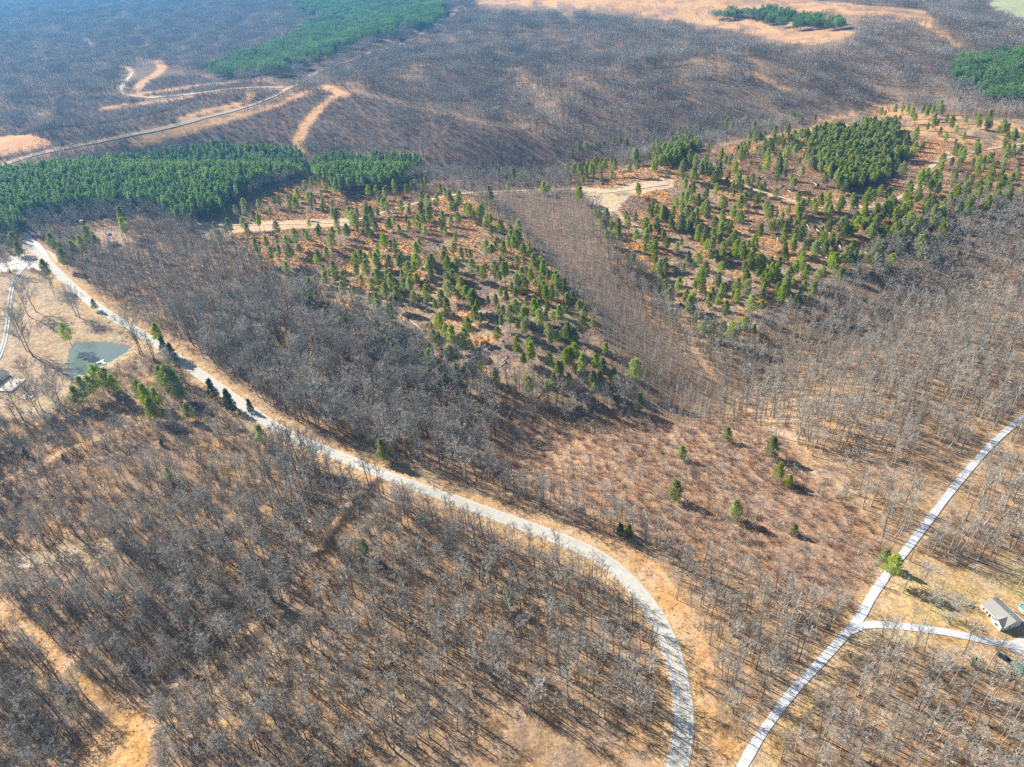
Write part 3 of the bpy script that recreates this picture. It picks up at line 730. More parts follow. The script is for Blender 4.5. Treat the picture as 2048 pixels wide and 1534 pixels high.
B_ = [(200,740),(140,740),(170,760),(300,730),(330,740),(370,710),(420,710),(470,740),(540,700),(570,690),(650,690),(700,680),(730,690),(750,670),(835,670),(30,820),(70,840),(20,880),(720,850),(570,830),(690,780),(490,800),(60,1010),(130,990),(205,970),(260,1000),(320,1000),(355,990),(465,1020),(505,960),(620,970),(690,1040),(530,1070),(455,1120),(300,1150),(350,1200),(190,1190),(100,1140),(60,1200),(120,1260),(80,1290),(560,1210),(590,1280),(680,1300),(750,1310),(730,1190),(870,1140),(910,1150),(920,1210),(985,1170),(1050,1160),(1140,1150),(1170,1130),(1270,1090),(1170,1020),(1300,1130),(1360,1140),(1380,1110),(1230,1210),(1290,1240),(1330,1250),(1200,1230),(1280,1180),(1040,1290),(1020,1330),(1130,1330),(1200,1340),(1250,1340),(1320,1320),(1370,1370),(1450,1390),(1480,1200),(1530,1230),(1570,1220),(1530,1170),(1450,1050),(1440,1290),(1600,1140),(1700,910),(1630,940),(1520,1070),(1560,1000),(1690,1080),(1740,1160),(1780,1150),(1720,1220),(1830,1040),(1880,1130),(1930,1150),(1900,1090),(1960,1060),(2010,1000),(1960,880),(2030,870),(1820,960),(1860,900),(1770,860),(1670,880),(1650,870),(1320,880),(1300,920),(1270,950),(1390,880),(1350,850),(1330,810),(1460,820),(1420,760),(1530,700),(1570,730),(1600,680),(1640,720),(1490,640),(1460,620),(1400,660),(1340,620),(1300,640),(1370,640),(1240,640),(1720,660),(1800,690),(1850,700),(1910,720),(1960,720),(1990,790),(1520,650),(1560,620)]
C_ = [(155,40),(185,110),(200,190),(240,210),(270,200),(345,350),(375,80),(450,30),(440,130),(490,210),(435,270),(485,310),(515,420),(560,350),(580,230),(630,270),(765,340),(510,70),(540,90),(595,80),(510,140),(550,160),(690,60),(720,40),(660,110),(690,130),(740,150),(720,100),(860,120),(900,150),(930,160),(890,220),(980,220),(970,50),(800,160),(830,310),(845,230),(1030,240),(1060,260),(1110,270),(900,300),(960,300),(1070,330),(1120,340),(1040,390),(1090,380),(1060,470),(880,440),(740,490),(550,480),(1165,380),(1170,460),(1160,520),(1250,380),(1330,430),(1310,480),(1300,550),(1415,500),(1445,580),(1340,600),(1280,230),(1340,250),(1300,300),(1320,130),(1220,120),(1190,50),(1395,150),(1480,290),(1560,160),(1380,20),(1575,40),(1650,170),(1670,340),(1590,320),(680,570),(710,600),(700,620),(740,650),(740,700),(850,770),(785,760),(850,530),(830,570),(915,520),(980,540),(980,490),(1000,590),(930,670),(1050,730),(1110,720),(1000,800),(585,550)]
D_ = [(730,170),(770,200),(830,160),(860,180),(910,170),(940,210),(990,200),(1050,260),(1180,200),(700,60),(790,40),(840,50),(890,90),(940,60),(990,50),(1060,110),(1100,30),(1160,70),(1180,110),(1130,140),(1290,60),(1330,30),(1390,30),(1460,10),(600,350),(690,330),(730,320),(760,290),(810,300),(770,350),(870,340),(510,320),(620,160)]
E_ = [(480,1060),(440,1040),(320,1080),(340,1000),(590,1100),(640,1110),(640,1190),(700,1160),(745,1210),(830,1240),(880,1270),(350,1190),(390,1170),(480,1150),(510,1170),(470,1220),(150,1210),(90,1290),(260,1170),(830,950),(925,1010),(970,1010),(1025,1020),(1150,990),(980,1070),(1190,1070),(1300,980),(1390,1110),(1360,880),(1400,870),(1440,860),(1380,960),(1500,830),(1540,830),(1590,830),(1640,820),(1680,850),(1490,920),(1470,980),(1730,910),(1840,800),(890,1140),(940,1310),(1000,1350),(1050,1370),(1100,1430),(380,1010),(300,1020)]
pts = []
for L_, ox, oy, k in ((A_, 500, 400, 2.926), (B_, 1348, 0, 2.926), (C_, 1150, 400, 3.067), (D_, 1500, 400, 3.067), (E_, 680, 0, 2.926)):
    pts += [(ox + a_ / k, oy + b2 / k) for a_, b2 in L_]
pts = np.array(pts)
pw_ = cast(pts[:, 0], pts[:, 1], 13.5)
ex_ = []
for i in range(len(pts)):
    lowB = pts[i, 0] > 1300 and pts[i, 1] > 330 and pts[i, 1] < 560; lowA = pts[i, 0] < 1240 and pts[i, 1] > 480
    n_ = rng.choice([0, 1, 2, 3], p=[.25, .3, .25, .2]) if (lowB or (pts[i, 1] < 330 and pts[i, 0] > 1300)) else (rng.choice([0, 1, 2], p=[.45, .35, .2]) if lowA else rng.choice([0, 1], p=[.6, .4]))
    for _ in range(n_): ex_.append((pw_[i, 0] + rng.normal(0, 3.6), pw_[i, 1] + rng.normal(0, 4.5)))
gx_, gy_, gp_, gq_ = grid(380, 1000, 9)
kx = (pip(gp_, gq_ - 12, CUTA) | pip(gp_, gq_ - 12, CUTB)) & (fbm(gx_ / 30, gy_ / 30, 111) > .42) & (rng.random(len(gx_)) < .3) & ~pip(gp_, gq_, LANDING) & ~pip(gp_, gq_, LLAND)
for tk in (3, 4, 5): kx &= segdist(gx_, gy_, TR[tk][1]) > 7
ex_ += list(zip(gx_[kx], gy_[kx])); ex_ = np.array(ex_); ez = hgt(ex_[:, 0], ex_[:, 1]); epx, epy = proj(ex_[:, 0], ex_[:, 1], ez + 13.5)
pts = np.vstack([pts, np.column_stack([epx, epy])]); pw_ = np.vstack([pw_, np.column_stack([ex_, ez])])
keep = []
for i in range(len(pts)):
    if all(np.hypot(*(pw_[i, :2] - pw_[j, :2])) > 2.0 for j in keep): keep.append(i)
pts, pw_ = pts[keep], pw_[keep]

# copies of a thing (an Empty) and its parts
def instance(proto, loc, rz, sc, label, group=None, tilt=(0, 0)):
    r = proto.copy(); COL.objects.link(r); r.location = loc; r.rotation_euler = (tilt[0], tilt[1], rz); r.scale = (sc, sc, sc)
    r['label'] = label
    if group: r['group'] = group
    elif 'group' in r: del r['group']
    for ch in list(proto.children):
        c = ch.copy(); COL.objects.link(c); c.parent = r
    return r
PROTO = {}
def proto_tree(key, name, tc, m1, m2, cat):
    T, C = tc
    PROTO[key] = dict(name=name, trunk=T.mesh('trunk', m1), crown=C.mesh('crown', m2), cat=cat, obj=None)
for i, v in enumerate(NEARV): proto_tree('bare%d' % i, 'bare_tree', v, M['bark'], M['twig'], 'tree')
proto_tree('bare6', 'bare_tree', NEARV[0], M['palebark'], M['paletwig'], 'tree')
for i, v in enumerate(YARDV): proto_tree('yard%d' % i, 'bare_tree', v, M['bark'], M['twig'], 'tree')
for i, v in enumerate(PINEV): proto_tree('pine%d' % i, 'pine_tree', v, M['pinebark'], M['needle'], 'pine tree')
for i, v in enumerate(CEDV): proto_tree('cedar%d' % i, 'cedar_tree', v, M['pinebark'], M['cedar'], 'cedar tree')
def put_tree(key, x, y, sc, rz, label, group=None, tilt=(0, 0)):
    p = PROTO[key]; loc = (x, y, H1(x, y) - .08)
    if p['obj'] is None:
        o = empty(p['name'], loc, rz, label, p['cat'], group); o.scale = (sc, sc, sc); o.rotation_euler = (tilt[0], tilt[1], rz)
        ob('trunk', p['trunk'], o); ob('crown', p['crown'], o); p['obj'] = o; return o
    return instance(p['obj'], loc, rz, sc, label, group, tilt)

# --- scattered pines
dist = np.hypot(pw_[:, 0], pw_[:, 1]); psc = rng.uniform(.55, 1.1, len(pts)); pk = rng.integers(0, 4, len(pts)); order = np.argsort(dist / psc)
N_HAND = 37
for rank, i in enumerate(order):
    if rank >= 300 - N_HAND: break
    x, y = pw_[i, :2]; px, py = pts[i]
    lr = lambda v, a_, b_, w_: w_[min(len(w_) - 1, max(0, int((v - a_) / (b_ - a_) * len(w_))))]
    ROW = ['crest', 'upper slope', 'middle slope', 'lower slope', 'foot']
    if py < 330 and px > 1300 or py < 385 and px < 1240 or (px > 1120 and px < 1420 and py < 350):
        gname = 'pines along the far upper rim'; z = 'on the far rim, ' + lr(px, 680, 2048, ['far left', 'left', 'left of centre', 'centre', 'right of centre', 'right', 'far right'])
    elif px < 1240 and px > 940 + (py - 430) * .85 - 30:
        gname = 'pines edging the sapling stand'; z = 'beside the sapling strip, ' + lr(py, 385, 800, ['its top end', 'upper stretch', 'middle stretch', 'lower stretch', 'its foot'])
    elif px < 1240:
        gname = 'pines on the left cutover hill'; z = 'on the left hill ' + lr(py, 400, 790, ROW) + ', ' + lr(px, 480, 1200, ['far left', 'left', 'centre', 'right', 'far right'])
    else:
        gname = 'pines on the right cutover hill'; z = 'on the right hill ' + lr(py, 330, 680, ROW) + ', ' + lr(px, 1190, 1950, ['far left', 'left', 'centre', 'right', 'far right'])
    form = ['even crown', 'broad crown', 'high crown', 'low crown'][pk[i]]
    put_tree('pine%d' % pk[i], x, y, psc[i], rng.uniform(0, 6.28), ('tall' if psc[i] > 1.02 else 'middling' if psc[i] > .85 else 'short') + ' pine with ' + form + ' ' + z, gname, tuple(rng.normal(0, .03, 2)))
rest = order[300 - N_HAND:]
ex, ey = pw_[rest, 0], pw_[rest, 1]
scatter('scattered_pines', pine_src, ex, ey, psc[rest], pk[rest], 'small far green pines scattered over the upper cutover ground', 'pine trees')

# --- individual evergreens and yard trees, each with its own label
def crown_at(px, py, h):
    p = W(px, py, h); return p[0], p[1]
c4 = lambda zx, zy: (zx / 3.068, 400 + zy / 3.068)
HAND = [
    ('pine1', c4(85, 250), 12, 1.0, 'round dark pine left of the pale junction lane'),
    ('pine0', c4(320, 255), 14, 1.05, 'green pine just right of the pale gravel junction'),
    ('pine2', c4(745, 95), 15, 1.15, 'tallest yellow green pine behind the farm clearing'),
    ('pine1', c4(545, 220), 13, 1.15, 'broad dark green pine beside the white farm sheds'),
    ('pine3', c4(450, 300), 10, 1.0, 'small dark pine between the junction and the farm clearing'),
    ('pine1', c4(390, 350), 12, 1.0, 'dark pine on the verge where the paved road starts'),
    ('pine2', c4(275, 420), 15, 1.05, 'pine with a bare leaning trunk in the left yard near the road'),
    ('pine1', c4(405, 815), 10, .95, 'pine at the top left corner of the pond'),
    ('pine3', c4(575, 640), 9, .6, 'thin young pine at the roadside above the pond'),
    ('pine2', c4(960, 815), 13, .95, 'thin tall pine leaning over the road right of the pond'),
    ('cedar0', c4(1005, 890), 7, 1.3, 'dark evergreen upper one of the pair on the road edge'),
    ('cedar1', c4(1055, 940), 6, 1.4, 'dark evergreen lower one of the pair on the road edge'),
    ('pine1', c4(600, 1090), 12, 1.1, 'broad pine right below the pond dam'),
    ('pine0', c4(500, 1150), 12, .95, 'pine left in the clump below the pond dam'),
    ('pine3', c4(650, 1100), 10, 1.0, 'pine right in the clump below the pond dam'),
    ('pine1', c4(1030, 1100), 12, 1.15, 'bright green pine between the pond dam and the road'),
    ('pine3', c4(1090, 1160), 9, 1.1, 'dark pine lower right of the bright green one'),
    ('pine0', c4(885, 1200), 13, 1.0, 'pine standing in brown brush below the dam'),
    ('pine3', c4(925, 1280), 9, 1.0, 'low pine in brown brush left of the cedars'),
    ('pine3', c4(1150, 1295), 9, .75, 'small pine bush below the two cedars'),
    ('cedar0', c4(1300, 1160), 6, 1.45, 'dark pointed cedar at the paved road edge, upper one'),
    ('cedar1', c4(1405, 1230), 5.5, 1.5, 'dark wide cedar at the paved road edge, lower one'),
    ('cedar1', (500, 812), 4, .9, 'small dark cedar below the wide cedar at the road'),
    ('pine3', (520, 868), 8, .85, 'bright yellow green pine beside the paved road at mid left'),
    ('pine3', (765, 898), 9, .95, 'lone green pine above the paved road in grey woods'),
    ('pine3', (1365, 905), 7, .6, 'small pine in the russet brush, left of the others'),
    ('pine3', (1455, 868), 7, .65, 'small pine at the upper edge of the russet brush'),
    ('pine3', (1546, 893), 8, .85, 'tallest pine at the top right of the russet brush'),
    ('pine3', (1558, 942), 7, .7, 'round pine below the tallest brush pine'),
    ('pine3', (1578, 962), 6, .5, 'smallest pine just below the round brush pine'),
    ('pine3', (1353, 980), 8, .8, 'narrow bright pine at the left of the russet brush'),
    ('pine3', (1472, 1018), 6, .8, 'squat yellow green pine in the middle of the russet brush'),
    ('pine3', (1590, 1058), 5, .4, 'tiny pine alone in the lower right russet brush'),
    ('pine1', (1788, 1130), 11, .72, 'large bright pine overhanging the gravel road, right of the pair'),
    ('pine3', (1770, 1112), 10, .62, 'smaller bright pine overhanging the gravel road, left of the pair'),
    ('pine3', (1015, 1197), 8, .7, 'lone small pine inside the bend of the paved road'),
    ('pine3', (727, 1095), 6, .6, 'dark pine by the washed out bank inside the road bend'),
    ('cedar1', (1950, 1325), 2.5, .5, 'round dark cedar bush below the driveway'),
    ('cedar0', (322, 820 + 65), 3, .5, 'small green evergreen in the grey thicket left of the road'),
    ('pine3', (336, 948), 5, .55, 'small bright pine deep in the lower left thicket'),
    ('cedar1', (126, 914), 2, .45, 'dark cedar bush on the lower side of the grassy lane'),
    ('cedar1', (50, 905), 3, .7, 'dark cedar bush on the upper side of the grassy lane'),
    ('cedar0', (250, 1062), 4, .45, 'small yellow green pine bush above the straw clearing'),
    ('cedar0', (1260, 1060), 3.5, .7, 'dark green bush at the wood edge above the road bend'),
    ('cedar1', (1240, 1058), 3.5, .8, 'wide olive bush at the wood edge above the road bend'),
    ('cedar0', (1918, 203), 5, 1.2, 'lone dark cedar in grey wood at upper right'),
    ('pine1', (1270, 740), 9, 1.0, 'rounded dark green pine alone below the cutover hill'),
    ('pine3', (1280, 803), 8, .8, 'narrow pine below the rounded one in the hollow'),
    ('pine1', c4(555, 1135), 12, 0.85, 'pine in the heart of the clump below the pond dam'),
    ('pine3', c4(470, 1200), 12, 0.95, 'low dark pine at the foot of the clump below the dam'),
    ('pine0', c4(690, 1125), 12, 0.80, 'outermost right pine of the clump below the dam'),
    ('pine3', c4(985, 1075), 12, 0.95, 'pine left of the bright pine between dam and road'),
    ('pine0', c4(1075, 1105), 12, 0.85, 'pine right behind the bright pine between dam and road'),
    ('pine1', c4(845, 1165), 12, 0.85, 'pine left in the brown brush clump below the dam'),
    ('pine3', c4(950, 1215), 12, 0.90, 'pine right in the brown brush clump below the dam'),
    ('pine0', c4(500, 270), 12, 1.00, 'dark pine left of the broad one at the farm sheds'),
    ('pine1', c4(590, 260), 12, 0.90, 'dark pine right of the broad one at the farm sheds'),
    ('pine3', c4(110, 300), 12, 0.90, 'small dark pine close under the round one by the lane'),
    ('pine0', c4(755, 160), 12, 1.00, 'yellow green pine just below the tallest farm pine'),
    ('pine3', c4(370, 295), 12, 0.80, 'small pine tight against the junction pine'),
    ('cedar0', (100, 645), 0, 0, ''),
]
for key, (px, py), h, sc, lab in HAND:
    if not lab: continue
    x, y = crown_at(px, py, sc * 1.2 * dict(pine0=13.5, pine1=11.5, pine2=15, pine3=8, cedar0=4.2, cedar1=4.2)[key]); put_tree(key, x, y, sc * 1.2, rng.uniform(0, 6.28), lab)
g6 = lambda zx, zy: (zx / 6.817, 500 + zy / 6.817)
r6 = lambda zx, zy: (1700 + zx / 4.382, 1050 + zy / 4.382)
YARD = [
    ('yard0', g6(490, 840), 1.0, 'spreading bare oak in the middle of the left yard'),
    ('yard1', g6(400, 910), .9, 'bare forked tree left of the middle oak in the left yard'),
    ('yard0', g6(1045, 905), .9, 'bare tree, left of the twin trees above the pond'),
    ('yard2', g6(1090, 920), 1.0, 'bare tree, right of the twin trees above the pond'),
    ('yard1', g6(450, 1450), 1.25, 'biggest bare tree of the left yard, near the pond'),
    ('yard0', g6(360, 1370), 1.1, 'large bare tree just behind the biggest yard tree'),
    ('yard0', g6(150, 320), .9, 'bare tree beside the junction at the far left'),
    ('yard2', g6(740, 610), .9, 'bare tree behind the leaning yard pine'),
    ('yard0', (281, 710), 1.15, 'huge bare tree at the right corner of the pond'),
    ('yard2', c4(185, 1115), .75, 'bare tree below the gravel tracks near the left house'),
    ('yard2', c4(370, 1255), 1.0, 'bare tree below the pond dam at left'),
    ('yard0', c4(260, 1290), .9, 'bare tree beside the fenced patio ring'),
    ('yard2', c4(235, 1310), .9, 'slender bare tree right below the patio ring'),
    ('yard1', c4(140, 1350), .95, 'bare tree casting a long shadow below the left house'),
    ('yard2', r6(625, 530), .85, 'bare tree beside the utility pole with the transformer'),
    ('bare6', r6(735, 530), .75, 'slender pale bare tree above the front yard'),
    ('bare6', r6(1025, 580), .8, 'pale bare tree nearest to the left end of the house'),
    ('yard2', r6(705, 745), .8, 'crooked bare tree in the front yard lawn'),
    ('yard0', r6(870, 870), .85, 'spreading bare tree between the lawn and the driveway'),
    ('bare3', r6(535, 875), .85, 'bare tree at the upper edge of the driveway'),
    ('bare1', r6(345, 1035), .75, 'small bare tree below the driveway mouth'),
    ('bare0', r6(1262, 1190), .95, 'tall bare tree in front of the dark pickup truck'),
    ('bare2', r6(1370, 1400), .85, 'tall bare tree beside the green roofed shed'),
    ('bare6', r6(1470, 540), .9, 'tall pale bare tree above the house at the right edge'),
    ('yard0', (1345, 1195), .0, ''),
]
hand_xy = []
for key, (px, py), sc, lab in YARD:
    if not lab: continue
    p = W(px, py); hand_xy.append(p[:2]); put_tree(key, p[0], p[1], sc * (1.38 if px < 400 else .88), rng.uniform(0, 6.28), lab)
hand_xy = np.array(hand_xy)

# --- bare forest
x1, y1, p1, q1 = grid(150, 560, 4.9)
n1 = fbm(x1 / 40, y1 / 40, 61)
k = ~openness(x1, y1, p1, q1) & ~cuts(p1, q1) & ~pip(p1, q1, SAP) & ~inpine(x1, y1)
br = pip(p1, q1, BRUSH) & (rng.random(len(x1)) > .24)
k &= ~br & (n1 > .27) & ~(pip(p1, q1, EASTF) & ((n1 < .4) | (rng.random(len(x1)) > .85)))
k &= ~(pip(p1, q1, [(0, 780), (260, 760), (420, 780), (560, 880), (520, 1000), (330, 1040), (0, 1080)]) & (rng.random(len(x1)) > .7))
x1, y1, p1, q1 = x1[k], y1[k], p1[k], q1[k]
d1 = np.hypot(x1, y1); sc1 = rng.uniform(.62, 1.12, len(x1)) * np.where(pip(p1, q1, BRUSH), .6, 1)
sc1 *= np.where(pip(p1, q1, [(0, 780), (260, 760), (420, 780), (560, 880), (520, 1000), (330, 1040), (0, 1080)]), .62, 1)
pk1 = rng.integers(0, 6, len(x1)); lz = ((p1 < 900) & (q1 < 1100)) | pip(p1, q1, BOTL); bz = lz & (rng.random(len(x1)) < .6); pk1[bz] = rng.integers(4, 6, bz.sum()); sc1 *= .8 + .42 * fbm(x1 / 22, y1 / 22, 66); sc1 *= np.where((p1 < 1000) & (q1 < 1000) & ~pip(p1, q1, BOTL), 1.28, np.where(pip(p1, q1, EASTF), 1.18, 1.06)); east = (p1 > 1500) & (rng.random(len(x1)) < .45); pk1[east] = 6
low = ((p1 < 1000) & (q1 < 1000) & ~pip(p1, q1, BOTL)); kk_ = ~(low & (rng.random(len(x1)) > .8)) & ~pip(p1, q1, [(110, 790), (275, 700), (335, 750), (320, 850), (180, 860)]); x1, y1, p1, q1, d1, sc1, pk1, low = [v_[kk_] for v_ in (x1, y1, p1, q1, d1, sc1, pk1, low)]; sc1 = sc1 * np.where(low, 1.12, 1)
inview = (p1 > 8) & (p1 < 2040) & (q1 > 30) & (q1 < 1528)
size = np.where(inview, sc1 / np.sqrt(d1 ** 2 + CAMH ** 2), 0)
top = np.argsort(-size)[:300 - len(hand_xy)]
FORM = ['long trunk', 'full top', 'very high top', 'thin top', 'wide top', 'bushy low top', 'pale limbs']
def size_word(sc, lo, hi): return 'short' if sc < lo else ('tall' if sc > hi else 'middling')
Q1, Q2 = np.quantile(sc1[top], [.33, .67])
def tree_place(px, py):
    if px < 420:
        gn = 'bare trees at the lower left corner'
        if px < 190 and py < 1380: z = 'left of the ochre bank at lower left'
        elif px < 190: z = 'in the bottom left corner'
        elif py > 1480: z = 'at the bottom edge under the log heap'
        elif py > 1400: z = 'near the log heap at lower left'
        else: z = 'right of the ochre bank at lower left'
    elif px < 900:
        gn = 'bare trees below the forest track'
        a_ = ['far left', 'left', 'middle', 'right', 'far right'][min(4, int((px - 420) / 96))]; b_ = ['top', 'upper', 'lower', 'bottom', 'bottom edge'][min(4, max(0, int((py - 1300) / 47)))]
        z = 'below the forest track, %s %s' % (b_.replace(' of', ''), a_)
    elif px < 1345:
        gn = 'bare trees inside the paved bend'
        a_ = ['far left', 'left', 'middle', 'right', 'far right'][min(4, int((px - 900) / 89))]; b_ = ['top', 'upper', 'lower', 'bottom', 'bottom edge'][min(4, max(0, int((py - 1300) / 47)))]
        z = 'inside the road bend, %s %s' % (b_.replace(' of', ''), a_)
    elif px < 1484 or px < 1484 + (1534 - py) * .85:
        gn = 'bare trees between the two roads'
        z = 'between the two roads, ' + ('near their lower end' if py > 1440 else 'halfway up' if py > 1350 else 'toward the brush')
    else:
        gn = 'bare trees below the driveway'
        z = 'below the driveway, ' + ('at the bottom edge' if py > 1490 else 'by the gravel road' if px < 1720 else 'near the shed' if px > 1930 else 'in mid wood')
    return z, gn
for i in top:
    z, gn = tree_place(p1[i], q1[i])
    tx, ty = rng.normal(0, .05, 2); rz = rng.uniform(0, 6.28)
    put_tree('bare%d' % pk1[i], x1[i], y1[i], sc1[i], rz, size_word(sc1[i], Q1, Q2) + ' leafless tree with ' + FORM[pk1[i]] + ' ' + z, gn, (tx, ty))
mask = np.ones(len(x1), bool); mask[top] = False
scatter('bare_forest', near_src, x1[mask], y1[mask], sc1[mask], pk1[mask], 'grey leafless winter woods filling the ground around both roads', 'bare woods', tilt=.06)

x2, y2, p2, q2 = grid(560, 1050, 5.3)
def fmask(x, y, p, q, nlo=.28):
    n = fbm(x / 60, y / 60, 61)
    k = ~openness(x, y, p, q) & ~cuts(p, q) & ~pip(p, q, SAP) & ~inpine(x, y) & (n > nlo)
    k &= ~((pip(p, q, DARK1) | pip(p, q, DARK2) | pip(p, q, DARK3)) & (rng.random(len(x)) > .12)) & ~(pip(p, q, MIDB) & (rng.random(len(x)) > .4))
    return k
k = fmask(x2, y2, p2, q2); x2, y2 = x2[k], y2[k]
scatter('middle_distance_woods', mid_src, x2, y2, rng.uniform(.7, 1.1, len(x2)), rng.integers(0, 4, len(x2)), 'grey leafless woods covering the valley and hills beyond the cutover land', 'bare woods')
x3, y3, p3, q3 = grid(1050, 6000, 29)
k = fmask(x3, y3, p3, q3, .16); x3, y3 = x3[k], y3[k]
scatter('distant_woods', patch_src, x3, y3, rng.uniform(.85, 1.1, len(x3)), rng.integers(0, 3, len(x3)), 'blue grey leafless woods fading into haze at the top of the view', 'bare woods', tilt=.01)
# saplings
x4, y4, p4, q4 = grid(300, 1000, 2.5)
k = pip(p4, q4, SAP) & ~openness(x4, y4, p4, q4, .7); x4, y4 = x4[k], y4[k]
scatter('sapling_stand', sap_src, x4, y4, rng.uniform(.6, 1.15, len(x4)), rng.integers(0, 3, len(x4)), 'dense strip of thin grey saplings running down between the two cutover hills', 'saplings')
# plantations
x5, y5, p5, q5 = grid(450, 1150, 4.3)
k = inpine(x5, y5) & (np.hypot(x5, y5) < 1150); k &= fbm(x5 / 18, y5 / 18, 95) > .2; x5, y5, p5 = x5[k], y5[k], p5[k]
s5 = rng.uniform(.80, 1.08, len(x5)) * (.88 + .24 * fbm(x5 / 25, y5 / 25, 96)); L_ = p5 < 1000
scatter('pine_plantation', plant_src, x5[L_], y5[L_], s5[L_], rng.integers(0, 3, L_.sum()), 'dense dark green pine plantation at the left of the view', 'pine woods', tilt=.03)
scatter('young_pine_plantation', pine_src, x5[~L_], y5[~L_], s5[~L_] * .8, rng.integers(0, 4, (~L_).sum()), 'dense bright green pine blocks on the upper right hill', 'pine woods', tilt=.03)
x6, y6, p6, q6 = grid(1150, 3200, 20)
k = inpine(x6, y6); x6, y6 = x6[k], y6[k]
scatter('distant_pine_plantation', ppatch_src, x6, y6, rng.uniform(.9, 1.1, len(x6)), rng.integers(0, 2, len(x6)), 'distant green pine plantations at the top of the view', 'pine woods', tilt=.01)
# brush
x7, y7, p7, q7 = grid(150, 800, 3.0)
n7 = fbm(x7 / 25, y7 / 25, 71); op = openness(x7, y7, p7, q7, .95)
inb = pip(p7, q7, BRUSH); inc = cuts(p7, q7); thick = pip(p7, q7, [(0, 780), (260, 760), (420, 780), (560, 880), (520, 1000), (330, 1040), (200, 1080), (0, 1080)]) | pip(p7, q7, BOTL) | pip(p7, q7, [(150, 800), (275, 715), (330, 722), (450, 810), (300, 860)])
pr = np.where(inb, .9, np.where(inc, .5, np.where(thick, .85, .42))) * (.5 + n7)
k = ~op & (rng.random(len(x7)) < pr) & ~pip(p7, q7, SAP); 
ib, ic, it = inb[k], inc[k], thick[k]; x7, y7 = x7[k], y7[k]
u = rng.random(len(x7))
pk7 = np.where(ib, np.where(u < .42, 2, np.where(u < .7, 0, np.where(u < .9, 1, 3))), np.where(ic, np.where(u < .7, 0, 1), np.where(u < .12, 2, np.where(u < .4, 0, np.where(u < .62, 3, np.where(it & (u > .9), 4, 1))))))
scatter('brush', shr_src, x7, y7, rng.uniform(.5, 1.35, len(x7)) * np.where(ic, .6, 1), pk7, 'grey, brown and russet brush growing between the trees', 'brush', tilt=.1)
x8, y8, p8, q8 = grid(760, 1700, 5.6)
k = (pip(p8, q8, DARK1) | pip(p8, q8, DARK2) | pip(p8, q8, DARK3) | pip(p8, q8, MIDB) | (rng.random(len(x8)) < .25)) & ~openness(x8, y8, p8, q8) & ~inpine(x8, y8)
x8, y8 = x8[k], y8[k]
scatter('hillside_brush', shr_src, x8, y8, rng.uniform(1.0, 1.9, len(x8)), rng.integers(0, 4, len(x8)), 'dark low brush on the far slopes', 'brush')
# sedge
x9, y9, p9, q9 = grid(300, 1000, 1.9)
mo = fbm(x9 / 16, y9 / 16, 31, 3) + .25 * np.clip((640 - q9) / 170, 0, 1) * 1.4 - .17
k = cuts(p9, q9) & (rng.random(len(x9)) < np.clip((mo - .44) * 6, .04, .8)); k &= segdist(x9, y9, TR[3][1]) > 5; k &= segdist(x9, y9, TR[5][1]) > 3.5; k &= ~pip(p9, q9, LANDING) & ~pip(p9, q9, LLAND)
x9, y9 = x9[k], y9[k]
scatter('sedge_grass', tuft_src, x9, y9, rng.uniform(.7, 1.5, len(x9)), rng.choice([0, 1, 2], len(x9), p=[.45, .35, .2]), 'orange sedge grass in tufts over the cutover hills', 'grass', tilt=.15)
xg, yg, pg, qg = grid(150, 620, 2.6)
dt = segdist(xg, yg, LINES['paved']); tr_ = np.zeros(len(xg), bool)
for n, ln, wd, c, r in TR:
    if c in ('ochre', 'straw', 'tan2') and not r: tr_ |= segdist(xg, yg, ln) < wd * .7
k = (tr_ | pip(pg, qg, STRAW) | (pip(pg, qg, OCHRE) & ((qg > 1440) | (rng.random(len(xg)) < .4))) | ((dt > 5) & (dt < 10)) | pip(pg, qg, VERGE) | pip(pg, qg, RV2)) & (dt > 4.6) & (segdist(xg, yg, LINES['gravel']) > 2.8) & (rng.random(len(xg)) < .6) & ~pip(pg, qg, POND)
scatter('dead_grass', [tuft_src[2]], xg[k], yg[k], rng.uniform(.4, 1.1, k.sum()), np.zeros(k.sum()), 'tan dead grass along the verges and on the bare clearings', 'grass', tilt=.15)
# slash
xa, ya, pa, qa = grid(150, 900, 4.6)
pr = np.where(cuts(pa, qa), .8, .09); k = (rng.random(len(xa)) < pr) & ~openness(xa, ya, pa, qa, .8) & ~pip(pa, qa, SAP)
xa, ya = xa[k], ya[k]
scatter('slash', slash_src, xa, ya, rng.uniform(.6, 1.6, len(xa)), rng.choice([0, 1, 2], len(xa), p=[.4, .35, .25]), 'grey sticks and branch litter left on the ground', 'branch litter', tilt=.1)

